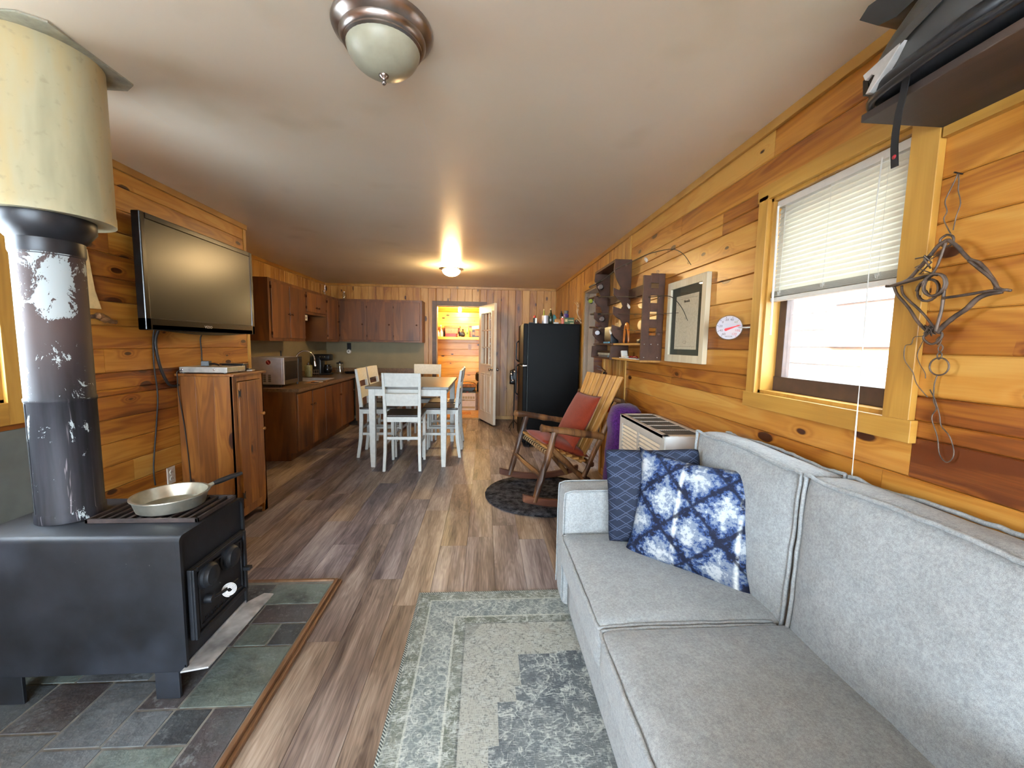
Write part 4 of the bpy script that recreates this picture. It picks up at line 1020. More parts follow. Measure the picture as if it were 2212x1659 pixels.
q = B(T_(-1.86, 3.27, zt) @ R_(.25, 'Z')); q.box(-.045, .065, -.03, .045, 0, .008); q.obj('notepad', m_paper, None, top=('white paper pad at the far end of the pine cabinet top', 'notepad'))
q = B(T_(-1.86, 3.27, zt+.0085) @ R_(.1, 'Z')); q.box(-.03, .045, -.02, .03, 0, .012); q.obj('wallet', m_black, None, bevel=.004, top=('small black wallet lying on the white paper pad', 'wallet'))
cord('player_cable', [(-2.085, 2.94, zt+.02), (-2.10, 2.922, zt+.012), (-2.098, 2.920, zt-.04), (-2.10, 2.925, .98), (-2.085, 2.94, .75), (-2.07, 2.94, .5), (-2.065, 2.938, .3), (-2.075, 2.935, .22)], .0035, 'thin cord running down the near side of the pine cabinet')
q = B(T_(-2.07, 2.925, .20) @ R_(PI/2, 'X')); q.cyl((0, 0, 0), (0, 0, -.015), .017); q.obj('cord_weight', m_rust, None) if 0 else q.bm.free()
q = B(); q.box(-1.93, -1.83, 3.08, 3.12, 0, .03); q.bm.free()

# ================================================================== SOFA
sX0, sXs, sXb = .40, 1.035, 1.245
t = thing('sofa', 'light grey fabric two seat sofa along the right wall under the window', 'sofa', (.82, 1.2, 0))
def piping(q, pts, r=.0055, closed=False, wav=.0015):
    P = smoothpts(pts, 6) if not closed else pts
    P = [p+V(random.uniform(-wav, wav), random.uniform(-wav, wav), random.uniform(-wav, wav)) for p in P]
    q.tube(P, r, 6, closed)
q = B(); q.rbox((.83, 1.23, .165), (.405, .70, .115), .015, (6, 6, 4)); q.obj('base', m_sofa, t, smooth=True)
for (a, c) in ((1.925, 2.10), (.30, .475)):
    q = B(); q.rbox(((sX0+sXb)/2+.005, (a+c)/2, .345), ((sXb-sX0)/2, (c-a)/2, .30), .026, (10, 8, 10), crown=(.004, .004, .006)); arm = q.obj('arm', m_sofa, t, smooth=True)
    q = B(); yi = a+.004 if a > 1 else c-.004
    for yy in ((a+.012, c-.012)):
        piping(q, [(sX0+.001, yy, .09), (sX0+.001, yy, .35), (sX0+.003, yy, .60), (sX0+.02, yy, .640), (sX0+.10, yy, .648), (.8, yy, .648), (1.2, yy, .645)], .004, wav=.0006)
    q.obj('piping', m_sofa, arm, smooth=True)
q = B(); q.rbox((1.185, 1.20, .52), (.065, .72, .395), .02, (4, 10, 10), crown=(0, 0, .006)); bk = q.obj('back_frame', m_sofa, t, smooth=True)
q = B()
for (a, c) in ((1.235, 1.90), (.50, 1.215)): piping(q, [(1.243, a, .86), (1.243, a, .91), (1.243, a+.03, .925), (1.243, (a+c)/2, .93), (1.243, c-.03, .925), (1.243, c, .91), (1.243, c, .86)], .006)
q.obj('piping', m_sofa, bk, smooth=True)
for (a, c) in ((1.25, 1.922), (.478, 1.244)):
    q = B(); q.rbox(((sX0+1.09)/2-.006, (a+c)/2, .352), ((1.09-sX0)/2+.006, (c-a)/2, .085), .03, (14, 14, 6), crown=(.002, .001, .022), wr=.002, fr=7); sc = q.obj('seat_cushion', m_sofa, t, smooth=True)
    q = B(); e = .006; z = .428
    pts = [(1.0, a+e, z), (.8, a+e, z+.003), (.5, a+e, z+.002), (sX0+.02, a+e, z-.002), (sX0-.008, a+.02, z-.008), (sX0-.013, (a*3+c)/4, z-.005), (sX0-.014, (a+c)/2, z-.004), (sX0-.013, (a+c*3)/4, z-.005), (sX0-.008, c-.02, z-.008), (sX0+.02, c-e, z-.002), (.5, c-e, z+.002), (.8, c-e, z+.003), (1.0, c-e, z)]
    piping(q, pts, .007); q.obj('piping', m_sofa, sc, smooth=True)
for (a, c) in ((1.237, 1.905), (.50, 1.223)):
    lean = T_(1.03, 0, .40) @ R_(.045, 'Y') @ T_(-1.03, 0, -.40)
    q = B(lean); q.rbox((1.10, (a+c)/2, .675), (.075, (c-a)/2, .285), .022, (6, 16, 14), crown=(.030, .0, .012), wr=.007, fr=9); bc = q.obj('back_cushion', m_sofa, t, smooth=True)
    for xx, nm in ((1.023, 'piping'), (1.177, 'piping')):
        q = B(lean); y_, z_ = .006, .004
        pts = [(xx, a+y_, .42), (xx, a+y_, .7), (xx-.002, a+y_-.004, .93), (xx-.004, a+.01, .962), (xx, a+.10, .956), (xx, a+.22, .964), (xx, (a+c)/2, .968), (xx, c-.2, .963), (xx, c-.09, .955), (xx-.004, c-.01, .962), (xx-.002, c-y_+.004, .93), (xx, c-y_, .7), (xx, c-y_, .42)]
        piping(q, pts, .0068, wav=.002); q.obj(nm, m_sofa, bc, smooth=True)
for (a, c) in ((.475, 2.02), (1.19, 2.02), (.475, .36), (1.19, .36)):
    q = B(); q.cyl((a, c, .0065), (a, c, .055), .018, .024, 14); q.obj('foot', m_black, t)
def frame_from(bl, br, up_pt, off=0):
    bl, br, up_pt = V(*bl), V(*br), V(*up_pt); x = (br-bl).normalized(); u = up_pt-bl; z = x.cross(u).normalized(); y = z.cross(x)
    M = Matrix((x, y, z)).transposed().to_4x4(); return M, x, y, z, bl
M, x, y, z, bl = frame_from((.665, 1.715, .45), (.995, 1.395, .45), (.76, 1.785, .83))
c = bl+x*.225+y*.215; M.translation = c
q = B(M); q.pillow(.485, .465, .15, 26, ear=.09, wr=.010); q.obj('throw_pillow', m_tie, None, smooth=True, top=('blue and white tie-dye square pillow leaning on the sofa back', 'pillow'))
M, x, y, z, bl = frame_from((.60, 1.80, .45), (1.0, 1.73, .47), (.625, 1.90, .89))
c = bl+x*.21+y*.215; M.translation = c
q = B(M); q.pillow(.45, .445, .14, 22, ear=-.05, wr=.008); q.obj('throw_pillow', m_navy, None, smooth=True, top=('dark navy pillow with line pattern against the far sofa arm', 'pillow'))
# area rug
q = B(); a, c, d, e = RUG; q.box(a, c, d, e, .0005, .006); q.obj('area_rug', m_rug, None, bevel=.002, top=('faded grey green oriental area rug reaching under the sofa', 'rug'))

# ================================================================== WALL HEATER
t = thing('wall_heater', 'beige wall heater with louvred front between sofa and purple plush cover', 'heater', (1.14, 2.55, 0))
X0, Y0, Y1, Z0, Z1 = 1.01, 2.165, 2.93, .16, .87
q = B(); q.box(X0+.012, XR, Y0+.012, Y1-.01, Z0, Z1-.006); q.obj('case', m_beige, t, bevel=.004)
q = B(); q.rbox(((X0+XR)/2, Y0+.014, (Z0+Z1)/2), ((XR-X0)/2, .014, (Z1-Z0)/2), .012, (4, 3, 4)); q.obj('end_cap', m_heatw, t, smooth=2, label='white rounded end cap')
q = B(); F = X0
frame(q, F, F+.012, Y0+.02, Y1, Z0, Z1, .02)
zl0, zl1 = .60, .81
ym = (Y0+Y1)/2+.03
q.box(F, F+.012, Y0+.04, Y1-.02, Z0, zl0); q.box(F, F+.012, Y0+.04, Y1-.02, zl1, Z1); q.box(F, F+.012, ym-.014, ym+.014, zl0, zl1); q.box(F, F+.012, Y0+.04, Y0+.07, zl0, zl1); q.box(F, F+.012, Y1-.05, Y1-.02, zl0, zl1)
fp = q.obj('front_panel', m_beige, t, bevel=.0015)
for (a, c) in ((Y0+.07, ym-.014), (ym+.014, Y1-.05)):
    q = B()
    for i in range(8):
        z = zl0+.004+i*.0262; q.loops([[V(F+.001, yy, z), V(F+.003, yy, z+.0), V(F+.011, yy, z+.011), V(F+.009, yy, z+.0125)] for yy in (a, c)])
    q.obj('louvre', m_beige, fp)
    q = B(); q.box(F+.0125, F+.014, a, c, zl0, zl1); q.obj('louvre_shadow_gap', m_black, fp)
q = B(); frame(q, X0+.02, XR-.03, Y0+.05, Y1-.03, Z1-.006, Z1, .006) if 0 else None
for i in range(1, 5): yy = Y0+.05+(Y1-Y0-.08)*i/5; q.box(X0+.03, XR-.03, yy-.005, yy+.005, Z1-.006, Z1+.0015)
q.box(X0, X0+.03, Y0+.01, Y1, Z1-.006, Z1+.001); q.box(XR-.03, XR, Y0+.01, Y1, Z1-.006, Z1+.001); q.box(X0, XR, Y0+.01, Y0+.05, Z1-.006, Z1+.001); q.box(X0, XR, Y1-.03, Y1, Z1-.006, Z1+.001); q.obj('top_frame', m_beige, t, bevel=.001)
for i in range(5):
    yy = Y0+.05+(Y1-Y0-.08)*i/5; q = B()
    for j in range(16): x_ = X0+.034+j*.0125; q.box(x_, x_+.006, yy+.006, yy+(Y1-Y0-.08)/5-.006, Z1-.005, Z1-.001)
    q.obj('top_grille', m_grille, t)
# purple plush behind the rocker
q = B(); q.rbox((1.125, 3.135, .44), (.135, .145, .43), .11, (10, 10, 14), crown=(.0, .0, .03), wr=.035, fr=5); q.obj('plush_bean_bag', m_purple, None, smooth=True, top=('purple plush bean bag standing at the wall behind the rocking chair', 'bean bag'))
# ================================================================== ROCKING CHAIR ON ITS ROUND RUG
q = B(); n = 72; q.loops([[V(.53+r*math.cos(2*PI*k/n)*(1+.006*math.sin(9*k)), 3.60+r*math.sin(2*PI*k/n)*(1+.006*math.sin(7*k)), z) for k in range(n)] for r, z in ((.50, .0005), (.515, .006), (.51, .014), (.40, .017), (.2, .017), (.01, .017))])
q.obj('round_rug', m_rrug, None, smooth=True, top=('round charcoal shag rug under the log rocking chair', 'rug'))
RD = V(.9751, .2218, 0); RW_ = V(-.2218, .9751, 0)             # towards the chair back, towards its far side
RO = V(.417, 3.202, 0)+RW_*.367                                 # middle of the front leg line
rz = math.atan2(RD.y, RD.x)
t = thing('rocking_chair', 'rustic log rocking chair with slatted back on the round rug', 'rocking chair', (RO.x, RO.y, .017), rz)
FR[t.name] = T_(RO.x, RO.y, 0) @ R_(rz, 'Z'); t.location.z = 0
RS = .367
def log(pts, r, name='log', m=m_log, par=t, jag=.12):
    q = B(); P = smoothpts(pts, 3) if len(pts) > 2 else [V(*pts[0]).lerp(V(*pts[1]), i/6) for i in range(7)]
    P = [p+V(random.uniform(-.003, .003), random.uniform(-.003, .003), random.uniform(-.003, .003)) if 0 < i < len(P)-1 else p for i, p in enumerate(P)]
    q.tube(P, [r*random.uniform(.9, 1.1) for _ in P], 10, jag=jag); o = q.obj(name, m, par, smooth=2, local=True); return o
for s_ in (-1, 1):
    Y = s_*RS
    q = B(); P = []                                             # curved rocker rail
    n = 16; R0 = 1.35
    top, bot = [], []
    for i in range(n+1):
        x_ = -.10+(.84)*i/n; zc = .018+R0-math.sqrt(R0*R0-(x_-.36)**2); bot.append((x_, zc)); top.append((x_, zc+.062))
    q.prism(bot+top[::-1], Y-.018, Y+.018, Matrix(((1, 0, 0, 0), (0, 0, 1, 0), (0, 1, 0, 0), (0, 0, 0, 1)))); q.obj('rocker', m_rail, t, bevel=.006, local=True)
    log([(.0, Y-.0, .085), (.055, Y, .27), (.115, Y, .48), (.165, Y, .665)], .027, 'front_leg')
    log([(.045, Y, .70), (.2, Y, .675), (.42, Y, .635), (.60, Y, .60)], .029, 'armrest')
    log([(.45, Y*.93, .255), (.57, Y*.93, .52), (.67, Y*.93, .74), (.735, Y*.93, .885)], .022, 'back_post')
    log([(.13, Y*.86, .53), (.3, Y*.86, .38), (.47, Y*.86, .225), (.605, Y*.9, .06)], .024, 'seat_rail')
log([(.06, -RS, .29), (.06, RS, .29)], .021, 'stretcher')
log([(.135, -RS, .47), (.135, RS, .47)], .022, 'stretcher')
log([(.50, -RS*.9, .22), (.50, RS*.9, .22)], .022, 'stretcher')
log([(.755, -RS*1.12, .905), (.75, 0, .905), (.755, RS*1.12, .905)], .024, 'back_rail')
log([(.52, -RS*.95, .36), (.52, RS*.95, .36)], .022, 'back_rail')
for i in range(7):                                              # back slats, fanning slightly
    f = (i-3)/3; q = B(); w = .042
    pts = [(.475, f*.20, .34), (.585, f*.235, .60), (.715, f*.27, .90), (.80, f*.292, 1.105)]
    q.loops([[V(p[0]+dx, p[1]+dy, p[2]-dx*.4) for dx, dy in ((-.009, -w), (-.009, w), (.009, w), (.009, -w))] for p in [(a, c_, d_) for a, c_, d_ in pts]], col=(random.uniform(.3, .7), random.random(), .5)) if 0 else q.loops([[V(p[0]+dx, p[1]+dy*(.8+.2*k/3), p[2]-dx*.4) for dx, dy in ((-.009, -.036), (-.009, .036), (.009, .036), (.009, -.036))] for k, p in enumerate(pts)], col=(random.uniform(.3, .7), random.random(), .5))
    q.obj('back_slat', m_slat, t, bevel=.004, local=True)
for i in range(6):
    x_ = .14+i*.062; z = .515-i*.026; q = B(); q.box(x_-.027, x_+.027, -RS*.86, RS*.86, -.009, .009, T_(0, 0, 0) @ T_(0, 0, z), col=(random.uniform(.4, .8), random.random(), .5)); q.obj('seat_slat', m_slat, t, bevel=.004, local=True)
q = B(); P = [(.118, y_, .49+.0*abs(y_)) for y_ in [(-.3+.6*i/24) for i in range(25)]]
pts = []
for i in range(60): a = i*1.25; y_ = -.30+.60*i/60; pts.append((.133+.024*math.cos(a), y_, .472+.025*math.sin(a)))
q.tube(pts, .002, 5); q.obj('seat_lashing', m_wedge, t, local=True)
CM = FR[t.name]
# seat cushion and back cushion
Ms = CM @ T_(.335, 0, .475) @ R_(.36, 'Y')
q = B(Ms); q.pillow(.47, .50, .13, 18, ear=.0, wr=.006); q.obj('seat_cushion', m_rust, None, smooth=True, top=('rust red seat cushion on the log rocking chair', 'cushion'))
u = V(.30, 0, .56).normalized(); cb = V(.555, 0, .68)
Mb = CM @ T_(cb.x-.035, 0, cb.z) @ R_(math.atan2(u.x, u.z), 'Y') @ R_(PI/2, 'Y')
q = B(Mb); q.pillow(.56, .47, .12, 18, ear=.0, wr=.006); q.obj('back_cushion', m_rust, None, smooth=True, top=('rust red back cushion leaning on the slats of the rocking chair', 'cushion'))

# ================================================================== FRIDGE
fx0, fx1, fy0, fy1, fz = .50, 1.245, 5.32, 6.10, 1.648
t = thing('refrigerator', 'tall black refrigerator in the far right corner', 'refrigerator', ((fx0+fx1)/2, (fy0+fy1)/2, 0))
q = B(); q.box(fx0+.065, fx1, fy0, fy1, .03, fz); q.obj('cabinet_body', m_fridge, t, bevel=.006)
q = B(); q.box(fx0, fx0+.06, fy0, fy1, .06, 1.085); q.obj('door', m_fridge, t, bevel=.012, label='lower refrigerator door')
q = B(); q.box(fx0, fx0+.06, fy0, fy1, 1.10, fz-.004); q.obj('door', m_fridge, t, bevel=.012, label='upper freezer door')
q = B(); q.box(fx0+.06, fx0+.066, fy0+.01, fy1-.01, .06, fz-.01); q.obj('door_gasket', m_grille, t)
for (a, c) in ((.62, 1.07), (1.12, 1.42)):
    q = B(); q.tube([(fx0+.0, fy1-.06, a), (fx0-.035, fy1-.06, a+.03), (fx0-.035, fy1-.06, c-.03), (fx0+.0, fy1-.06, c)], .012, 8); q.obj('door_handle', m_black, t, smooth=True)
q = B(); q.box(fx0-.003, fx0+.05, fy0-.002, fy0+.03, 1.086, 1.099); q.obj('centre_hinge', m_chrome, t, label='bright metal hinge between the doors')
for (a, c) in ((fx0+.1, fy0+.05), (fx1-.06, fy0+.05), (fx0+.1, fy1-.05), (fx1-.06, fy1-.05)): q = B(); q.cyl((a, c, 0), (a, c, .032), .02, seg=10); q.obj('foot', m_black, t)
q = B(); q.box(fx0+.07, fx0+.14, fy0+.02, fy0+.10, fz, fz+.012); q.obj('top_hinge_cover', m_black, t, bevel=.003)
# things on the refrigerator
ft = fz+.0008
def bottle(name, label, x_, y_, z, r, h, m, neck=.35, capm=None, caph=.02, cat='bottle', group=None):
    t = thing(name, label, cat, (x_, y_, z), group=group); q = B()
    hb = h*(1-neck); q.lathe([(r*.9, z), (r, z+.006), (r, z+hb*.9), (r*.85, z+hb), (r*.38, z+hb+(h-hb)*.45), (r*.34, z+h-caph)], (x_, y_, 0), 18); q.obj('bottle_body', m, t, smooth=2)
    q = B(); q.lathe([(r*.44, z+h-caph), (r*.44, z+h)], (x_, y_, 0), 14); q.obj('cap', capm or m, t, smooth=2); return t
t = thing('squeeze_bottle', 'small dark bottle with red cap at the left end of the fridge top', 'bottle', (.655, 5.45, ft))
q = B(); q.lathe([(.02, ft), (.021, ft+.004), (.021, ft+.07), (.012, ft+.078)], (.655, 5.45, 0), 16); q.obj('bottle_body', m_ink, t, smooth=2)
q = B(); q.lathe([(.016, ft+.078), (.016, ft+.09), (.007, ft+.105), (.004, ft+.112)], (.655, 5.45, 0), 14); q.obj('cap', m_red, t, smooth=2)
q = B(); q.box(.66, .684, 5.425, 5.437, ft, ft+.075); q.obj('lighter', m_alu, None, bevel=.003, top=('slim grey lighter beside the red capped bottle on the fridge', 'lighter'))
t = thing('metal_tin', 'shiny round tin holding bottles on the fridge', 'tin', (.80, 5.47, ft)); q = B(); q.lathe([(.045, ft), (.045, ft+.11), (.042, ft+.11), (.042, ft+.01), (.001, ft+.01)], (.80, 5.47, 0), 24); q.obj('tin_body', m_steel, t, smooth=2)
bottle('glass_bottle', 'yellow green corked bottle tilting out of the shiny tin', .782, 5.47, ft+.012, .022, .185, m_lime, .6, m_wedge)
bottle('glass_bottle', 'dark green corked bottle beside the shiny tin on the fridge', .872, 5.46, ft, .030, .205, m_dgrn, .4, m_wedge)
q = B(T_(.932, 5.47, ft) @ R_(-.12, 'Y')); q.prism([(-.02, 0), (.025, 0), (.032, .05), (.025, .1), (.0, .135), (-.018, .1)], -.015, .015, Matrix(((1, 0, 0, 0), (0, 0, 1, 0), (0, 1, 0, 0), (0, 0, 0, 1)))); q.obj('teal_packet', m_teal, None, bevel=.008, top=('teal packet standing behind the dark green bottle on the fridge', 'packet'))
q = B(); q.rbox((.965, 5.44, ft+.035), (.05, .04, .035), .025, (6, 6, 4), wr=.01, fr=20); q.obj('bread_bag', m_tan, None, smooth=True, top=('tan bag of bread between the teal packet and the preserve jar', 'bread bag'))
q = B(); q.box(.90, .965, 5.365, 5.38, ft, ft+.02); q.obj('note_card', m_paper, None, bevel=.001, top=('small white card on the front edge of the fridge top', 'card'))
t = thing('preserve_jar', 'jar of red and white candy on the fridge', 'jar', (1.03, 5.43, ft)); q = B(); q.lathe([(.028, ft), (.03, ft+.01), (.03, ft+.07), (.024, ft+.08)], (1.03, 5.43, 0), 18); q.obj('jar_body', m_pink, t, smooth=2); q = B(); q.lathe([(.026, ft+.08), (.026, ft+.098)], (1.03, 5.43, 0), 18); q.obj('lid', m_nickel, t, smooth=2)
bottle('pepper_mill', 'black pepper mill behind the jar on the fridge', 1.045, 5.62, ft, .024, .19, m_black, .2, m_black, .04, 'pepper mill')
t = thing('supplement_tub', 'white and violet tub with grey lid standing behind the green carton on the fridge', 'tub', (1.10, 5.56, ft)); q = B(); q.lathe([(.036, ft), (.037, ft+.01), (.037, ft+.135), (.03, ft+.145)], (1.10, 5.56, 0), 20); q.obj('tub_body', m_viol, t, smooth=2)
q = B(); q.lathe([(.032, ft+.145), (.034, ft+.15), (.034, ft+.185), (.03, ft+.19)], (1.10, 5.56, 0), 20); q.obj('lid', m_grille, t, smooth=2)
t = thing('carton', 'green printed carton lying on the fridge top', 'carton', (1.12, 5.42, ft)); q = B(); q.box(1.045, 1.175, 5.38, 5.45, ft, ft+.085); q.obj('box', m_grn, t, bevel=.002)
q = B(); q.box(1.05, 1.085, 5.3785, 5.38, ft+.03, ft+.065); q.box(1.095, 1.165, 5.3785, 5.38, ft+.045, ft+.055); q.box(1.12, 1.17, 5.3785, 5.38, ft+.008, ft+.018); q.obj('printed_label', m_wedge, t)
t = thing('egg_tray', 'low brown tray of small dark jars at the right end of the fridge top', 'tray', (1.21, 5.42, ft)); q = B(); q.box(1.185, 1.243, 5.36, 5.50, ft, ft+.035); q.obj('tray', m_brn, t, bevel=.002)
for i in range(3): q = B(); q.cyl((1.197+i*.017, 5.40, ft+.03), (1.197+i*.017, 5.40, ft+.055), .008, seg=10); q.obj('jar_lid', m_antl if i % 2 else m_ink, t)
# wall ornament of antlers between fridge and doorway
t = thing('antler_ornament', 'small twisted antler ornament on the upright boards above the fridge', 'ornament', (1.25, 5.42, 1.72))
for (pts, r) in (([(1.262, 5.36, 1.70), (1.235, 5.40, 1.76), (1.225, 5.46, 1.83), (1.24, 5.44, 1.90), (1.235, 5.50, 1.95)], .009), ([(1.235, 5.40, 1.76), (1.215, 5.38, 1.80), (1.225, 5.37, 1.85)], .008), ([(1.235, 5.43, 1.87), (1.21, 5.47, 1.93), (1.205, 5.55, 1.955)], .006), ([(1.262, 5.33, 1.66), (1.24, 5.35, 1.69), (1.225, 5.42, 1.72), (1.23, 5.5, 1.72)], .009)):
    q = B(); q.tube(smoothpts(pts, 4), r, 8, jag=.15); q.obj('tine', m_antl, t, smooth=True)
# stand beside the fridge: bag of clubs on a thin pole
t = thing('floor_stand', 'thin black iron floor stand with dark bundled top beside the fridge', 'stand', (.47, 6.45, 0))
q = B(); q.cyl((.47, 6.45, .02), (.475, 6.45, .84), .009, seg=10); q.obj('pole', m_black, t)
q = B()
for a in (0, 2.1, 4.2): q.tube([(.47, 6.45, .16), (.47+.07*math.cos(a), 6.45+.07*math.sin(a), .08), (.47+.13*math.cos(a), 6.45+.13*math.sin(a), .008)], .007, 6)
q.obj('tripod_base', m_black, t)
q = B(); q.rbox((.455, 6.45, .85), (.05, .05, .12), .03, (8, 8, 8), wr=.03, fr=14); q.obj('bundled_top', m_black, t, smooth=True)
for (p, s_) in (((.425, 6.40, .90), .022), ((.45, 6.40, .80), .018), ((.475, 6.40, .94), .02)): q = B(); q.sphere(p, s_, (1.3, .6, 1), 10, 8); q.obj('buckle', m_nickel, t, smooth=True)

# ================================================================== DINING SET
t = thing('dining_table', 'tall white dining table with grey top in front of the kitchen', 'table', (-.828, 5.05, 0))
q = B(); q.box(-1.27, -.385, 4.39, 5.72, .868, .898); q.obj('tabletop', m_tabletop, t, bevel=.004)
q = B()
for (a, c, d, e) in ((-1.20, -.455, 4.435, 4.457), (-1.20, -.455, 5.653, 5.675), (-1.225, -1.203, 4.47, 5.64), (-.452, -.43, 4.47, 5.64)): q.box(a, c, d, e, .79, .868)
q.obj('apron', m_chairw, t, bevel=.002)
for (a, c) in ((-1.21, 4.462), (-.445, 4.462), (-1.21, 5.648), (-.445, 5.648)):
    q = B(); q.beam([(a, c, 0), (a, c, .15), (a, c, .75), (a, c, .868)], [.045, .055, .068, .068]); q.obj('leg', m_chairw, t, bevel=.003)
def make_chair():
    t = thing('dining_chair', '-', 'chair', (0, 0, 0), 0, 'white dining chairs at the table')
    for s_ in (-1, 1):
        q = B(); q.beam([(s_*.188, -.035, 0), (s_*.180, -.005, .22), (s_*.178, .005, .45), (s_*.178, .005, .62), (s_*.183, -.012, .82), (s_*.190, -.045, 1.05)], [.03, .032, .034, .034, .03, .024], [.035, .04, .042, .042, .036, .026]); q.obj('leg', m_chairw, t, bevel=.003, local=True)
        q = B(); q.beam([(s_*.180, .40, 0), (s_*.180, .385, .57)], [.028, .036]); q.obj('leg', m_chairw, t, bevel=.003, local=True)
        q = B(); q.box(s_*.18-.009, s_*.18+.009, .02, .38, .27, .30); q.obj('stretcher', m_chairw, t, bevel=.002, local=True)
    q = B(); q.box(-.17, .17, -.004, .012, .335, .365); q.obj('stretcher', m_chairw, t, bevel=.002, local=True)
    q = B(); q.box(-.17, .17, .385, .401, .24, .27); q.obj('stretcher', m_chairw, t, bevel=.002, local=True)
    q = B()
    for (a, c, d, e) in ((-.165, .165, -.002, .016), (-.165, .165, .372, .39), (-.186, -.168, .02, .38), (.168, .186, .02, .38)): q.box(a, c, d, e, .525, .58)
    q.obj('apron', m_chairw, t, bevel=.002, local=True)
    q = B(); q.rbox((0, .2, .592), (.205, .212, .014), .011, (10, 10, 3), crown=(0, 0, -.006)); q.obj('seat', m_seat, t, smooth=True, local=True, label='dark wood seat')
    for (z0, z1, y_) in ((.905, 1.05, -.034), (.70, .83, -.008)):
        q = B(); n = 8; R = []
        for i in range(n+1):
            x_ = -.176+.352*i/n; bow = -.018*(1-(x_/.176)**2)+y_; dz = (z1-z0)
            R.append([V(x_, bow-.009+.012, z0), V(x_, bow+.009+.012, z0), V(x_, bow+.009-.010*dz*4, z1), V(x_, bow-.009-.010*dz*4, z1)])
        q.loops(R); q.obj('back_rail', m_chairw, t, smooth=2, local=True)
    return t
ch0 = make_chair()
CH = [((-.868, 4.335, 0), .02, 'white dining chair at the near end of the table, back to the camera'),
      ((-.855, 6.13, 0), PI-.02, 'white dining chair at the far end of the table, facing the camera'),
      ((-1.455, 5.02, 0), -PI/2+.03, 'white dining chair on the kitchen side of the table, the nearer one'),
      ((-1.46, 5.50, 0), -PI/2-.05, 'white dining chair on the kitchen side of the table, the farther one'),
      ((-.325, 5.02, 0), PI/2, 'white dining chair on the fridge side of the table, the nearer one'),
      ((-.325, 5.50, 0), PI/2+.03, 'white dining chair on the fridge side of the table, the farther one')]
for i, (loc, rz_, lab) in enumerate(CH):
    if i == 0: ch0.location = loc; ch0.rotation_euler = (0, 0, rz_); ch0['label'] = lab
    else: dup(ch0, loc, rz_, lab)

# ================================================================== KITCHEN
KF, CT = -2.12, .83                                             # cabinet face plane, worktop height
BFY = 6.68                                                      # face plane of the back run
def knob(M, par, m=m_antl):
    q = B(M); q.lathe([(.006, 0), (.006, .01), (.014, .016), (.013, .024), (.005, .028)], (0, 0, 0), 12); q.obj('knob', m, par, smooth=True)
MX = lambda x_, y_, z: T_(x_, y_, z) @ R_(PI/2, 'Y')            # lathe axis towards +X
MY = lambda x_, y_, z: T_(x_, y_, z) @ R_(PI/2, 'X')            # lathe axis towards -Y
bc = lambda: (random.uniform(.3, .65), random.random(), .5)
def base_side(y0, y1, label, doors, endpanel=False, top=CT-.038):
    t = thing('base_cabinet', label, 'cabinet', ((XK+KF)/2, (y0+y1)/2, 0), group='stained base cabinets along the kitchen wall')
    q = B(); q.box(XK+.006, KF-.001, y0+.001, y1-.001, .09, top, col=bc()); q.box(KF-.03, KF-.001, y0+.001, y1-.001, top-.001, CT-.038, col=bc()); q.box(XK+.006, KF-.07, y0+.001, y1-.001, .001, .09, col=bc())
    q.obj('body', m_cab, t, bevel=.001)
    if endpanel:
        q = B(); q.box(XK+.006, KF-.002, y0-.012, y0, .09, CT-.038, col=(.5, .3, .5)); q.box(XK+.006, KF-.068, y0-.012, y0, .001, .09, col=(.5, .3, .5)); q.obj('end_panel', m_cabx, t)
    n = doors; w = (y1-y0)/n
    for i in range(n):
        q = B(); q.box(KF, KF+.016, y0+w*i+.012, y0+w*(i+1)-.012, .11, .765, col=bc()); d_ = q.obj('door', m_cab, t, bevel=.003); knob(MX(KF+.016, y0+w*i+(.05 if i % 2 else w-.05), .60), d_, m_brn)
    return t
base_side(4.695, 5.50, 'stained plywood base cabinet at the open end of the worktop', 2, True)
base_side(5.50, 6.10, 'stained plywood base cabinet under the sink, middle of the side run', 1, top=CT-.18)
base_side(6.10, 6.68, 'stained plywood base cabinet next to the inner kitchen corner', 1)
t = thing('base_cabinet', 'stained plywood base cabinet along the back wall behind the table', 'cabinet', (-1.6, 7.0, 0))
q = B(); q.box(XK+.7, -1.10, BFY, YB-.008, .09, CT-.038, col=bc()); q.box(XK+.7, -1.10, BFY+.07, YB-.008, .001, .09, col=bc()); q.obj('body', m_cabx, t)
for i in range(2):
    a = -2.05+i*.47; q = B(); q.box(a, a+.44, BFY-.016, BFY, .11, .765, col=bc()); d_ = q.obj('door', m_cabx, t, bevel=.003); knob(MY(a+.39, BFY-.016, .6), d_, m_brn)
# worktop (L shape with sink hole)
t = thing('worktop', 'brown laminate worktop turning the kitchen corner', 'worktop', (-2.4, 6.0, CT-.038))
q = B(); sk = (XK+.12, -2.20, 5.60, 6.07); z0, z1 = CT-.037, CT; KE = KF+.05
q.box(XK+.005, KE, 4.655, sk[2], z0, z1); q.box(XK+.005, sk[0], sk[2], sk[3], z0, z1); q.box(sk[1], KE, sk[2], sk[3], z0, z1); q.box(XK+.005, KE, sk[3], YB-.006, z0, z1); q.box(KE, -1.10, BFY-.04, YB-.006, z0, z1)
q.obj('slab', m_counter, t)
q = B(); q.box(XK+.005, XK+.022, 4.66, YB-.006, CT, CT+.08); q.box(XK+.022, -1.10, YB-.022, YB-.006, CT, CT+.08); q.obj('upstand', m_counter, t, bevel=.002)
t = thing('sink', 'steel kitchen sink set in the worktop behind the microwave', 'sink', (-2.45, 5.89, CT-.16))
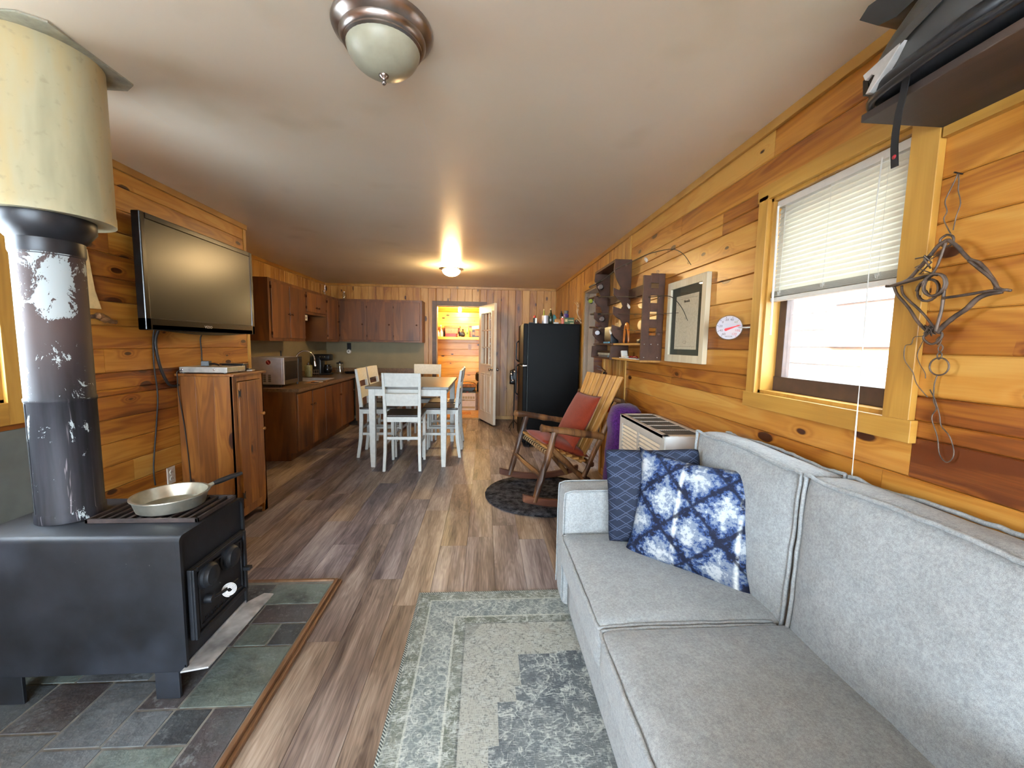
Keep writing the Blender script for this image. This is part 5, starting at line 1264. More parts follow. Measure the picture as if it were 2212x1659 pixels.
q = B(); a, c, d, e = sk; q.box(a-.012, c+.012, d-.012, d+.012, CT+.0005, CT+.005); q.box(a-.012, c+.012, e-.012, e+.012, CT+.0005, CT+.005); q.box(a-.012, a+.012, d, e, CT+.0005, CT+.005); q.box(c-.012, c+.012, d, e, CT+.0005, CT+.005); q.obj('rim', m_steel, t, bevel=.001)
q = B(); q.box(a+.001, c-.001, d+.001, e-.001, CT-.165, CT-.16); q.box(a+.001, a+.003, d+.001, e-.001, CT-.165, CT); q.box(c-.003, c-.001, d+.001, e-.001, CT-.165, CT); q.box(a+.001, c-.001, d+.001, d+.003, CT-.165, CT); q.box(a+.001, c-.001, e-.003, e-.001, CT-.165, CT); q.obj('basin', m_steel, t)
# gooseneck tap
t = thing('gooseneck_tap', 'chrome gooseneck kitchen tap arching over the sink', 'tap', (-2.60, 5.95, CT))
q = B(); pts = [V(-2.66, 5.93, CT+.001), V(-2.66, 5.93, CT+.25)]
for i in range(13): a = PI-(PI*1.06)*i/12; pts.append(V(-2.66+.12*(1+math.cos(a))*.85, 5.93+.12*(1+math.cos(a))*.55, CT+.27+.125*math.sin(a)))
q.tube(pts, .011, 10); q.obj('spout', m_chrome, t, smooth=True)
e_ = pts[-1]; q = B(); q.cyl(e_, e_+V(.006, .004, -.07), .013, .018, 14); q.obj('spray_head', m_chrome, t, smooth=2)
for s_ in (-.09, .10): q = B(); q.lathe([(.022, CT+.001), (.022, CT+.01), (.014, CT+.03), (.02, CT+.045), (.018, CT+.055)], (-2.66, 5.93+s_, 0), 14); q.obj('tap_handle', m_chrome, t, smooth=True)
# microwave: side towards the camera, front towards the room
mx0, mx1, my0, my1, mz0, mz1 = -2.64, -2.245, 4.80, 5.27, CT+.012, CT+.30
mx0, mx1 = -2.70, -2.29
t = thing('microwave', 'stainless microwave with a round red sticker on its side, at the worktop end', 'microwave', ((mx0+mx1)/2, (my0+my1)/2, CT))
mz0, mz1 = .862, 1.172
q = B(); q.box(mx0, mx1-.02, my0, my1, mz0, mz1); q.obj('case', m_steel, t, bevel=.004)
q = B(); q.box(mx1-.02, mx1-.0005, my0, my0+.018, mz0, mz1); q.obj('front_edge', m_steel, t, bevel=.003)
q = B(); q.box(mx1-.02, mx1, my0+.0185, my1-.11, mz0, mz1); d_ = q.obj('door', plain('dark_bronze_panel', (62, 54, 44), .35, var=.05), t, bevel=.003)
q = B(); q.box(mx1, mx1+.002, my0+.035, my1-.14, mz0+.05, mz1-.045); q.obj('door_window', m_gloss, d_)
q = B(); q.box(mx1-.02, mx1+.001, my1-.108, my1, mz0, mz1); q.obj('control_panel', m_black, t, bevel=.002)
q = B(); q.box(mx1+.001, mx1+.003, my1-.10, my1-.008, mz1-.07, mz1-.03); q.obj('display', m_tvscreen, t)
for i in range(4):
    q = B()
    for j in range(8): q.box(mx1-.36+i*.055+.02, mx1-.36+i*.055+.05, my0-.0008, my0+.001, mz0+.03+j*.011, mz0+.036+j*.011)
    q.obj('side_vent', m_ink, t)
q = B(); q.lathe([(.033, 0), (.033, .0015)], (0, 0, 0), 28, M=MY(-2.457, my0, 1.115)); st = q.obj('sticker', m_paper, t, label='round red and white sticker')
q = B(); q.lathe([(.027, 0), (.027, .001)], (0, 0, 0), 28, M=MY(-2.457, my0-.0015, 1.115)); q.obj('sticker_disc', m_redd, st)
q = B(T_(-2.457, my0-.003, 1.115) @ R_(-.6, 'Y')); q.box(-.004, .004, -.0005, .0005, -.024, .024); q.sphere((0, 0, .016), .008, (1, .06, 1), 10, 6); q.obj('sticker_mark', m_pink, st)
for (a, c) in ((mx0+.03, my0+.03), (mx1-.05, my0+.03), (mx0+.03, my1-.03), (mx1-.05, my1-.03)): q = B(); q.cyl((a, c, CT+.0005), (a, c, mz0+.002), .012, seg=8); q.obj('foot', m_black, t)
bottle('oil_bottle', 'slim black bottle rising behind the microwave', -2.70, 5.60, CT+.0008, .026, .40, m_black, .35, m_ink, .03)
t = thing('soap_dispenser', 'pale green soap dispenser by the sink', 'soap dispenser', (-2.62, 6.24, CT)); q = B(); q.rbox((-2.62, 6.24, CT+.092), (.045, .045, .09), .014, (4, 4, 4)); q.obj('bottle_body', plain('pale_olive_plastic', (150, 150, 108), .4), t, smooth=2)
q = B(); q.cyl((-2.62, 6.24, CT+.182), (-2.62, 6.24, CT+.20), .022, seg=14); q.cyl((-2.62, 6.24, CT+.20), (-2.62, 6.24, CT+.225), .008, seg=8); q.tube([(-2.62, 6.24, CT+.222), (-2.58, 6.22, CT+.225), (-2.57, 6.21, CT+.215)], .006, 6); q.obj('pump', m_brn, t, smooth=2)
t = thing('wire_rack', 'small wire rack between the tap and the soap dispenser', 'rack', (-2.47, 6.16, CT))
q = B()
for z in (.01, .06, .11): q.tube([V(-2.50+.045*math.cos(a*.5236), 6.19+.045*math.sin(a*.5236), CT+z) for a in range(12)], .0025, 5, True)
for a in range(4): q.cyl((-2.50+.045*math.cos(a*1.571), 6.19+.045*math.sin(a*1.571), CT+.001), (-2.50+.045*math.cos(a*1.571), 6.19+.045*math.sin(a*1.571), CT+.12), .0025, seg=5)
q.obj('wire_basket', m_nickel, t, smooth=True)
# coffee maker
t = thing('coffee_maker', 'black drip coffee maker with glass jug in the kitchen corner', 'coffee maker', (-2.6, 6.75, CT))
q = B(); q.rbox((-2.66, 6.72, CT+.165), (.07, .09, .164), .02, (4, 4, 4)); q.rbox((-2.57, 6.72, CT+.28), (.11, .09, .05), .02, (4, 4, 4)); q.rbox((-2.57, 6.72, CT+.018), (.11, .085, .017), .01, (4, 4, 3)); q.obj('body', m_black, t, smooth=2)
q = B(); q.lathe([(.05, CT+.037), (.062, CT+.06), (.062, CT+.11), (.045, CT+.15), (.048, CT+.165)], (-2.515, 6.70, 0), 22); q.obj('glass_jug', m_gloss, t, smooth=2)
q = B(); q.tube([(-2.47, 6.665, CT+.15), (-2.435, 6.645, CT+.14), (-2.435, 6.645, CT+.08), (-2.465, 6.665, CT+.06)], .008, 8); q.obj('jug_handle', m_black, t, smooth=True)
for i in range(3): q = B(); q.lathe([(.009, 0), (.008, .006)], (0, 0, 0), 12, M=MY(-2.60+i*.035, 6.632, CT+.292)); q.obj('button', m_chrome, t)
t = thing('french_press', 'grey canister with black lid beside the coffee maker', 'canister', (-2.40, 6.95, CT)); q = B(); q.lathe([(.05, CT+.001), (.052, CT+.01), (.052, CT+.17)], (-2.41, 6.95, 0), 20); q.obj('canister_body', m_jar, t, smooth=2); q = B(); q.lathe([(.055, CT+.17), (.055, CT+.185), (.03, CT+.19), (.012, CT+.20), (.012, CT+.212)], (-2.41, 6.95, 0), 20); q.obj('lid', m_black, t, smooth=2)
t = thing('skillet', 'dark skillet lying flat on the worktop right of the coffee maker', 'skillet', (-2.25, 7.05, CT)); q = B(); q.lathe([(.001, CT+.001), (.08, CT+.001), (.1, CT+.03), (.097, CT+.03), (.078, CT+.006), (.001, CT+.006)], (-2.28, 7.08, 0), 24); q.obj('pan_body', m_black, t, smooth=2); q = B(); q.tube([(-2.2, 7.04, CT+.028), (-2.08, 6.98, CT+.038)], [.008, .01], 8); q.obj('handle', m_ink, t, smooth=2)
t = thing('drying_mat', 'beige drying mat with cutlery at the edge of the worktop', 'mat', (-2.25, 5.35, CT)); q = B(T_(-2.2, 5.42, CT) @ R_(.06, 'Z')); q.box(-.09, .09, -.12, .20, .0008, .006); q.obj('mat', m_tan, t)
for i, mm in enumerate((m_black, m_paper, m_black)): q = B(T_(-2.16+.01*i, 5.33+i*.085, CT+.0065) @ R_(.3*i, 'Z')); q.box(-.05, .05, -.012, .012, 0, .008); q.obj('utensil', mm, t, bevel=.002)
# outlet with night light on the back wall
MO = lambda x_, z, y_: Matrix(((1, 0, 0, x_), (0, 0, -1, y_), (0, 1, 0, z), (0, 0, 0, 1)))
outlet(MO(-2.385, 1.285, YB-.005), 'black cover wall outlet above the coffee maker', m=m_black)
t = thing('night_light', 'round white night light plugged in below the black outlet', 'night light', (-2.385, YB-.03, 1.20)); q = B(); q.lathe([(.036, 0), (.04, .012), (.036, .03), (.02, .036)], (0, 0, 0), 24, M=MY(-2.385, YB-.005, 1.195)); q.obj('housing', m_white, t, smooth=2); q = B(); q.lathe([(.012, 0), (.01, .003)], (0, 0, 0), 14, M=MY(-2.388, YB-.041, 1.198)); q.obj('sensor', m_grille, t)
# ---- wall cabinets
UF, UY = -2.447, 7.037
def upper_side(y0, y1, z0, z1, label, doors, end=False):
    t = thing('wall_cabinet', label, 'cabinet', (-2.6, (y0+y1)/2, z0)); q = B(); q.box(XK+.002, UF, y0+.001, y1-.001, z0, z1, col=bc()); q.obj('body', m_cab, t, bevel=.001)
    if end: q = B(); q.box(XK+.002, UF-.001, y0-.01, y0+.001, z0, z1, col=(.62, .4, .5)); q.obj('end_panel', m_cabx, t)
    w = (y1-y0-.05)/doors
    for i in range(doors):
        a = y0+.03+w*i; q = B(); q.box(UF, UF+.016, a+.008, a+w-.008, z0+.035, z1-.04, col=bc()); d_ = q.obj('door', m_cab, t, bevel=.003)
        zk = z0+(.33 if z1-z0 > .5 else .10); yk = a+w-.04 if (i % 2 == 0) else a+.04
        knob(MX(UF+.016, yk, zk), d_, m_brn)
        for zz in (z0+.09, z1-.10):
            q = B(); yh = a+.006 if i % 2 == 0 else a+w-.006; q.box(UF+.001, UF+.018, yh-.004, yh+.004, zz-.018, zz+.018); q.obj('hinge', m_brn, d_)
    return t
upper_side(4.84, 5.765, 1.36, 2.075, 'tall stained wall cabinet with two doors nearest the television', 2, True)
upper_side(5.765, 6.50, 1.735, 2.075, 'short stained wall cabinet with two small doors above the sink', 2)
upper_side(6.50, 7.03, 1.36, 2.075, 'narrow stained wall cabinet next to the inner corner', 1)
q = B(); q.box(XK+.003, XK+.016, 5.77, 6.495, 1.36, 1.733, col=(.45, .7, .5)); q.obj('plywood_panel', m_cab, None, top=('stained plywood panel on the wall under the short cabinet', 'panel'))
t = thing('under_cabinet_switch', 'small white box under the short cabinet above the sink', 'switch', (UF-.02, 5.80, 1.66)); q = B(); q.box(UF-.05, UF-.005, 5.768, 5.86, 1.645, 1.72); q.obj('switch_box', m_white, t, bevel=.004); q = B(); q.box(UF-.005, UF-.001, 5.80, 5.82, 1.67, 1.69); q.obj('rocker_switch', m_grille, t)
t = thing('wall_cabinet', 'stained wall cabinet with three doors on the back wall', 'cabinet', (-1.75, 7.2, 1.37))
q = B(); q.box(XK+.002, -1.065, UY, YB-.008, 1.37, 2.075, col=(.5, .2, .5)); q.obj('body', m_cabx, t)
for i, (a, c) in enumerate(((-2.42, -2.0), (-1.975, -1.56), (-1.535, -1.105))):
    q = B(); q.box(a, c, UY-.016, UY, 1.40, 2.035, col=bc()); d_ = q.obj('door', m_cabx, t, bevel=.003); knob(MY(c-.05, UY-.016, 1.66), d_, m_brn)
    for zz in (1.47, 1.95): q = B(); q.box(a-.012, a-.002, UY-.018, UY-.001, zz-.018, zz+.018); q.obj('hinge', m_brn, d_)
for (x_, y_, lab) in ((-2.40, 7.2, 'small empty glass jar on the back wall cabinet, the right of the two'), (-2.71, 7.15, 'small empty glass jar in the corner on top of the cabinets')):
    t = thing('glass_jar', lab, 'jar', (x_, y_, 2.076), group='glass jars on the wall cabinets'); q = B(); z = 2.0765; q.lathe([(.03, z), (.033, z+.005), (.033, z+.085), (.024, z+.10), (.024, z+.12)], (x_, y_, 0), 20); q.obj('jar_body', m_jar, t, smooth=2); q = B(); q.lathe([(.027, z+.12), (.027, z+.133)], (x_, y_, 0), 16); q.obj('lid', m_chrome, t, smooth=2)
# ================================================================== BLIND, SHELF AND HELMET
y0, y1 = WR[0]+.016, WR[1]-.016
t = thing('window_blind', 'white slatted blind half lowered in the right window', 'blind', (XR+.03, 1.49, 2.0))
q = B(); q.box(XR+.012, XR+.042, y0, y1, 1.985, 2.014); q.obj('head_rail', m_white, t, bevel=.002)
q = B(); ns = 19
for i in range(ns):
    z = 1.972-i*.0186; a = 1.20
    for k in range(1):
        cx_ = XR+.028; dx, dz = .0128*math.cos(a), .0128*math.sin(a)
        q.loops([[V(cx_-dx, yy, z-dz), V(cx_-.002, yy, z+.0015), V(cx_+dx, yy, z+dz), V(cx_+dx, yy, z+dz-.0006), V(cx_-.001, yy, z+.0006), V(cx_-dx+.0006, yy, z-dz)] for yy in (y0+.004, y1-.004)])
q.obj('slats', m_blind, t)
q = B()
for i in range(9): z = 1.622-i*.0028; q.box(XR+.013, XR+.040, y0+.003, y1-.003, z, z+.0016)
q.obj('gathered_slats', m_blind, t)
q = B(); q.box(XR+.011, XR+.041, y0+.001, y1-.001, 1.578, 1.595); q.obj('bottom_rail', m_white, t, bevel=.003)
for yy in (1.28, 1.50, 1.73):
    q = B()
    for dx in (.012, .043): q.cyl((XR+dx, yy, 1.985), (XR+dx, yy, 1.60), .0006, seg=4)
    for i in range(4): q.tube([(XR+.012, yy-.01, 1.615+i*.003), (XR+.004, yy, 1.605+i*.004), (XR+.012, yy+.012, 1.618)], .0007, 4)
    q.obj('ladder_cord', m_white, t)
q = B(); q.cyl((XR-.004, 1.755, 1.985), (XR-.002, 1.745, 1.43), .0042, seg=8); q.cyl((XR+.01, 1.755, 1.99), (XR-.004, 1.755, 1.985), .002, seg=5); q.obj('tilt_wand', m_white, t)
for k in (0, 1):
    q = B(); q.tube(smoothpts([(XR+.004, 1.30-k*.004, 1.99), (XR-.004, 1.297, 1.7), (XR-.018, 1.275+k*.003, 1.35), (XR-.03, 1.262-k*.004, 1.10), (XR-.03, 1.255+k*.004, .935)]), .0011, 5); q.obj('pull_cord', m_white, t)

q = B(); q.box(1.012, XR, -.35, 1.105, 1.982, 2.002); q.obj('wall_shelf', m_dark, None, bevel=.002, top=('dark stained wooden shelf high on the right wall above the window corner', 'shelf'))
q = B(); q.box(XR-.02, XR, -.35, 1.10, 1.955, 1.9815); q.obj('shelf_batten', m_trimYc, None, top=('pine batten under the dark shelf on the right wall', 'batten'))
t = thing('helmet', 'dusty grey and black helmet lying on the dark shelf top right', 'helmet', (1.12, .9, 2.003))
def loft(rows, seg=28, half=0):
    R = []
    for (yy, cx_, cz_, rx, rz_) in rows:
        R.append([V(cx_+rx*math.cos(2*PI*k/seg)*(abs(math.cos(2*PI*k/seg))**-.15 if abs(math.cos(2*PI*k/seg)) > .05 else 1), yy, cz_+rz_*math.sin(2*PI*k/seg)) for k in range(seg)])
    return R
q = B(); q.loops(loft([(1.088, 1.06, 2.062, .02, .03), (1.083, 1.062, 2.066, .045, .05), (1.065, 1.067, 2.075, .07, .067), (1.03, 1.08, 2.095, .092, .086), (.98, 1.095, 2.12, .108, .108), (.91, 1.105, 2.14, .122, .13), (.83, 1.11, 2.15, .128, .142), (.75, 1.11, 2.15, .122, .138), (.68, 1.11, 2.145, .09, .10), (.655, 1.11, 2.14, .03, .04)])); q.obj('shell', m_helm, t, smooth=True)
q = B(); q.loops(loft([(1.092, 1.06, 2.030, .03, .018), (1.075, 1.065, 2.034, .066, .028), (1.03, 1.08, 2.04, .095, .036), (.95, 1.10, 2.045, .118, .041), (.85, 1.11, 2.05, .134, .046), (.75, 1.11, 2.05, .13, .046), (.67, 1.11, 2.05, .09, .044)])); q.obj('lower_shell', m_helmd, t, smooth=True, label='black lower shell')
q = B(); q.tube(smoothpts([(1.025, 1.092, 2.0115), (.99, 1.05, 2.012), (.975, .96, 2.014), (.965, .85, 2.014), (.97, .72, 2.013)]), .009, 8); q.obj('edge_trim', m_helmd, t, smooth=True)
q = B(); q.loops([[V(.984, 1.05, 2.09), V(.986, 1.045, 2.075), V(.998, 1.05, 2.085)], [V(.972, .96, 2.12), V(.974, .95, 2.10), V(.99, .96, 2.115)], [V(.968, .85, 2.15), V(.97, .85, 2.13), V(.99, .85, 2.145)], [V(.975, .75, 2.165), V(.98, .75, 2.15), V(.995, .75, 2.16)]]); q.obj('side_ridge', m_helm, t, smooth=2)
q = B(); Mv = Matrix(((0, 0, -1, .990), (1, 0, 0, 0), (0, 1, 0, 0), (0, 0, 0, 1)))
q.prism([(1.075, 2.082), (1.045, 2.088), (.972, 2.100), (1.01, 2.060), (1.05, 2.026), (1.062, 2.028), (1.040, 2.062), (1.050, 2.070), (1.066, 2.064)], -.006, .013, Mv); q.obj('vent_surround', m_helml, t, bevel=.002, label='light grey vent surround')
q = B(); q.prism([(1.060, 2.060), (1.046, 2.068), (1.040, 2.052), (1.052, 2.044)], -.006, .009, Mv); q.prism([(1.088, 2.078), (1.074, 2.082), (1.070, 2.040), (1.084, 2.038)], -.03, -.002, Mv); q.obj('vent_opening', m_black, t)
q = B(); pk = [V(1.03, 1.16, 2.282), V(1.03, 1.135, 2.300), V(1.06, 1.08, 2.315), V(1.10, .98, 2.318), V(1.13, .86, 2.31), V(1.09, .88, 2.27), V(1.045, .97, 2.235), V(1.03, 1.05, 2.21), V(1.03, 1.10, 2.225)]
q.loops([pk, [p+V(.10, .02, .006) for p in pk]]); q.obj('peak', m_helmd, t, smooth=2, label='black visor peak')
q = B(); q.sphere((.968, .80, 2.075), .008, (.6, 1, 1), 10, 8); q.obj('rivet', m_chrome, t, smooth=True)
q = B(); P = [(1.0, .976, 2.03), (.998, .977, 1.998), (.996, .978, 1.968), (.996, .983, 1.946), (.996, .986, 1.899), (.996, .985, 1.862), (.996, .979, 1.815)]
q.loops([[V(p[0]-.0012, p[1]-.009, p[2]), V(p[0]-.0012, p[1]+.009, p[2]), V(p[0]+.0012, p[1]+.009, p[2]), V(p[0]+.0012, p[1]-.009, p[2])] for p in P]); st = q.obj('chin_strap', m_helmd, t, smooth=2, label='hanging black chin strap')
q = B(); q.sphere((.9945, .982, 1.84), .0055, (.3, 1, 1), 10, 8); q.obj('strap_snap', m_redd, st, smooth=True)

# ================================================================== IRON TRAP ON THE WALL
t = thing('iron_trap', 'rusty square frame trap with coil springs hung beside the window', 'trap', (1.22, 1.04, 1.54))
def tr(name, pts, X, r, m=m_rusty, k=4, closed=False):
    q = B(); P = [V(X if not isinstance(X, (list, tuple)) else X[i], p[0], p[1]) for i, p in enumerate(pts)]
    if closed: q.tube(smoothpts(P+[P[0]], k)[:-1], r, 6, True)
    else: q.tube(smoothpts(P, k) if k > 1 else P, r, 6, jag=.08)
    return q.obj(name, m, t, smooth=True)
tr('hanging_wire', [(1.056, 1.842), (1.059, 1.829), (1.072, 1.799), (1.079, 1.777), (1.071, 1.749), (1.077, 1.731), (1.064, 1.702), (1.055, 1.685)], 1.255, .0016)
tr('hanging_wire', [(1.056, 1.842), (1.053, 1.817), (1.052, 1.797), (1.043, 1.762), (1.049, 1.732), (1.053, 1.695)], 1.258, .0014)
q = B(); q.cyl((1.245, 1.056, 1.845), (XR, 1.056, 1.842), .002, seg=6); q.obj('nail', m_black, t)
tr('end_ring', [(1.052, 1.682), (1.066, 1.674), (1.064, 1.659), (1.049, 1.650), (1.035, 1.657), (1.037, 1.674)], 1.24, .003, closed=True)
tr('jaw', [(1.035, 1.664), (1.057, 1.654), (1.078, 1.628), (1.107, 1.595), (1.128, 1.574), (1.163, 1.563), (1.192, 1.564)], 1.225, .0048)
tr('jaw', [(1.028, 1.655), (1.037, 1.619), (1.045, 1.593), (1.06, 1.575), (1.115, 1.566), (1.144, 1.563)], 1.212, .0034)
tr('jaw', [(1.035, 1.664), (1.011, 1.641), (.982, 1.604), (.96, 1.59), (.942, 1.568), (.92, 1.533), (.917, 1.518)], 1.225, .0048)
tr('jaw', [(.972, 1.598), (.942, 1.567), (.917, 1.541), (.902, 1.519), (.879, 1.511)], 1.212, .0034)
tr('spring_arm', [(1.155, 1.560), (1.06, 1.573), (1.03, 1.571)], 1.20, .0036, k=3)
tr('spring_arm', [(1.01, 1.508), (.96, 1.51), (.914, 1.514), (.876, 1.512)], 1.20, .0036, k=3)
tr('jaw', [(1.168, 1.561), (1.154, 1.534), (1.117, 1.492), (1.089, 1.452), (1.056, 1.419)], 1.225, .0044)
tr('jaw', [(1.135, 1.558), (1.127, 1.53), (1.08, 1.485), (1.057, 1.46), (1.029, 1.423)], 1.215, .0034)
tr('jaw', [(.905, 1.513), (.947, 1.505), (.972, 1.479), (1.0, 1.457), (1.02, 1.438), (1.034, 1.418)], 1.225, .0060)
tr('spring_arm', [(1.013, 1.53), (1.013, 1.507), (1.014, 1.477), (1.018, 1.448), (1.022, 1.42)], 1.205, .0042)
for k_, (cy_0, cz_0, nt) in enumerate(((1.030, 1.545, 3), (1.052, 1.534, 2))):
    q = B(); P = []
    for i in range(nt*16): a = i*2*PI/16; P.append(V(1.19+.006*i/16*1.0+(.01 if k_ else 0), cy_0+.027*math.cos(a)+(.002*(i/16)), cz_0+.029*math.sin(a)))
    q.tube(P, .0032, 6); q.obj('coil_spring', m_rusty, t, smooth=True)
tr('end_ring', [(1.069, 1.42), (1.077, 1.404), (1.056, 1.388), (1.036, 1.398), (1.031, 1.416), (1.05, 1.426)], 1.235, .0032, closed=True)
for i in range(3): tr('chain_link', [(1.045-.003*i, 1.408-.02*i), (1.051-.003*i, 1.398-.02*i), (1.046-.003*i, 1.386-.02*i), (1.039-.003*i, 1.398-.02*i)], 1.245+(i % 2)*.004, .0016, closed=True)
q = B(); q.tube([V(1.245, 1.037+.024*math.cos(a*PI/12), 1.327+.024*math.sin(a*PI/12)) for a in range(24)], .0022, 6, True); q.obj('anchor_ring', m_rusty, t, smooth=True)
tr('tail_wire', [(1.049, 1.304), (1.054, 1.282), (1.054, 1.261), (1.051, 1.229), (1.042, 1.209), (1.051, 1.181), (1.031, 1.131), (1.021, 1.085), (1.001, 1.068), (.987, 1.094), (1.001, 1.138), (1.025, 1.164), (1.033, 1.195), (1.049, 1.235), (1.064, 1.26)], 1.258, .0016)
tr('loose_wire', [(1.072, 1.41), (1.089, 1.41), (1.107, 1.407), (1.113, 1.388), (1.129, 1.382), (1.127, 1.343), (1.099, 1.306), (1.085, 1.274), (1.053, 1.24)], 1.24, .0013)
tr('loose_wire', [(1.089, 1.405), (1.103, 1.361), (1.095, 1.334), (1.077, 1.307), (1.074, 1.291)], 1.252, .0012)
q = B()
for i in range(26): a = i*2.1; pass
P = [V(1.215+.006*math.sin(i*1.7), 1.045+.014*math.cos(i*2.3)+.0*i, 1.425+.015*math.sin(i*1.9)) for i in range(26)]
q.tube(P, .0016, 5); P = [V(1.215+.005*math.sin(i*1.7), 1.075+.03*math.cos(i*2.9), 1.605+.028*math.sin(i*1.1+1)-.8*0) for i in range(9)]; q.tube(P, .0022, 5); q.obj('wrapped_wire', m_rusty, t, smooth=True)

# ================================================================== FRAMED MAP AND THERMOMETER
fy0_, fy1_, fz0_, fz1_ = 2.255, 2.745, 1.272, 1.795
t = thing('framed_map', 'framed old map in white washed frame with dark green mat', 'framed picture', (1.25, 2.5, fz0_))
q = B(); q.box(XR-.016, XR-.002, fy0_+.01, fy1_-.01, fz0_+.01, fz1_-.01); q.obj('mat_board', m_map, t)
q = B(); frame(q, XR-.030, XR-.001, fy0_, fy1_, fz0_, fz1_, .047); q.obj('frame', m_frame, t, bevel=.002)
q = B(); q.box(XR-.0175, XR-.0162, 2.355, 2.635, 1.355, 1.695); mp = q.obj('map_print', m_print, t)
MF = lambda y_, z, dx=.0182: Matrix(((0, 0, -1, XR-dx), (-1, 0, 0, y_), (0, 1, 0, z), (0, 0, 0, 1)))
text('map_title', 'Nevada', .024, MF(2.495, 1.655), m_ink, mp)
q = B()
for (z) in (1.672, 1.372): q.box(XR-.0182, XR-.0175, 2.37, 2.62, z, z+.0012)
q.tube([V(XR-.018, 2.50+.022*math.cos(a), 1.40+.008*math.sin(a)) for a in [2*PI*i/16 for i in range(16)]], .0008, 4, True); q.obj('map_border', m_jamb, mp)
q = B(); q.box(XR-.0205, XR-.0195, fy0_+.04, fy1_-.04, fz0_+.04, fz1_-.04); q.obj('glazing', m_glass, t)
trr = .062; TC = V(1.208, 1.962, 1.469); tn = V(-.62, -.78, 0).normalized()
MTh = Matrix((V(-tn.y, tn.x, 0).normalized(), V(0, 0, 1), tn)).transposed().to_4x4()
if MTh.determinant() < 0: MTh = Matrix((V(tn.y, -tn.x, 0).normalized(), V(0, 0, 1), tn)).transposed().to_4x4()
MTh.translation = TC
t = thing('dial_thermometer', 'round white dial thermometer on a bracket left of the window', 'thermometer', (TC.x, TC.y, TC.z-trr))
q = B(MTh); q.lathe([(trr*.94, -.012), (trr, -.008), (trr, .004), (trr*.97, .006), (trr*.94, .005), (trr*.94, .001)], (0, 0, 0), 48); q.obj('rim', m_jar, t, smooth=2, label='clear plastic rim')
q = B(MTh); q.lathe([(trr*.92, -.011), (trr*.92, 0)], (0, 0, 0), 40); dial = q.obj('dial', plain('white_dial', (206, 206, 222), .5, var=.02), t, smooth=2)
vals = ['-60', '-40', '-20', '0', '20', '40', '60', '80', '100', '120']; cols = [m_ink]*6+[m_grninkk]+[m_redink]*3
for i, (v_, mm) in enumerate(zip(vals, cols)):
    a = math.radians(233-i*(286/9)); r = trr*.64
    text('numeral', v_, .0150, MTh @ T_(r*math.cos(a), r*math.sin(a), .0004), mm, dial, ext=.0003)
    q = B(MTh @ R_(a, 'Z')); q.box(trr*.79, trr*.88, -.0010, .0010, .0002, .0008); q.obj('tick', mm, dial)
text('maker_name', 'TAYLOR', .009, MTh @ T_(0, -trr*.72, .0004), m_ink, dial, ext=.0003)
q = B(MTh @ T_(-.008, -.008, .0012) @ R_(math.radians(20), 'Z')); q.prism([(-.012, -.004), (-.006, -.007), (0, -.006), (.045, -.002), (.052, -.003), (.062, 0), (.052, .003), (.045, .002), (0, .006), (-.006, .007), (-.012, .004)], 0, .0012); q.obj('needle', m_redink, dial)
q = B(); q.tube([TC-tn*.010+V(.03, -.025, 0), V(1.257, 1.90, 1.468), V(1.257, 1.863, 1.468)], .0075, 8, flat=.5); q.obj('bracket', m_white, t, smooth=True)

# ================================================================== ROD RACK
t = thing('rod_rack', 'dark brown wooden fishing rod rack with hooked uprights and small shelves', 'rack', (1.18, 3.5, 1.25))
MR = lambda y_: Matrix(((-1, 0, 0, XR-.001), (0, 0, 1, y_), (0, 1, 0, 0), (0, 0, 0, 1)))        # x = distance from the wall, y = height
hook = [(0, 2.12), (.15, 2.12), (.158, 2.03), (.13, 1.95), (.09, 1.88), (.10, 1.855), (.155, 1.875), (.152, 1.82), (.12, 1.785), (.085, 1.765), (.066, 1.72), (.08, 1.695), (.152, 1.715), (.150, 1.65), (.115, 1.62), (.08, 1.60), (.066, 1.56), (.08, 1.535), (.158, 1.555), (.155, 1.48), (.12, 1.44), (.09, 1.42), (.085, 1.385), (.16, 1.365), (.165, 1.25), (0, 1.25)]
for yy in (3.545, 4.17):
    q = B(); q.prism(hook, 0, .02, MR(yy)); q.obj('hooked_upright', m_rack, t, bevel=.002)
q = B(); M_ = MR(2.86); hz = [1.475, 1.59, 1.705, 1.80]; w0, w1 = .045, .10
q.box(0, w0, 1.27, 1.885, 0, .02, M_); q.box(w1, .155, 1.27, 1.87, 0, .02, M_)
e_ = 1.27
for z in hz: hh = .027 if z < 1.75 else .018; q.box(w0, w1, e_, z-hh, 0, .02, M_); e_ = z+hh
q.box(w0, w1, e_, 1.885, 0, .02, M_); q.obj('slotted_upright', m_rack, t, bevel=.0015, label='tall upright pierced with square holes')
for (d_, z) in ((.03, 1.29), (.13, 1.29), (.03, 1.385), (.08, 1.385), (.13, 1.385)): q = B(M_); q.lathe([(.004, -.001), (.004, .0), ], (d_, z, 0), 8); q.sphere((d_, z, -.0005), .005, (1, 1, .4), 8, 6); q.obj('screw', m_chrome, t)
q = B(); q.tube([V(XR-.03, 2.855, 1.895+.0)+V(-.009*math.cos(a)+-.03, 0, .009*math.sin(a)) for a in [2*PI*i/12 for i in range(12)]], .0015, 5, True); q.obj('ring', m_nickel, t)
q = B(); q.box(XR-.02, XR, 2.88, 3.545, 1.78, 1.86); q.box(XR-.02, XR, 3.565, 4.17, 1.78, 1.86); q.obj('back_rail', m_rack, t, bevel=.002)
q = B(); q.box(1.118, XR, 3.565, 4.17, 2.095, 2.118); q.obj('top_board', m_rack, t, bevel=.002)
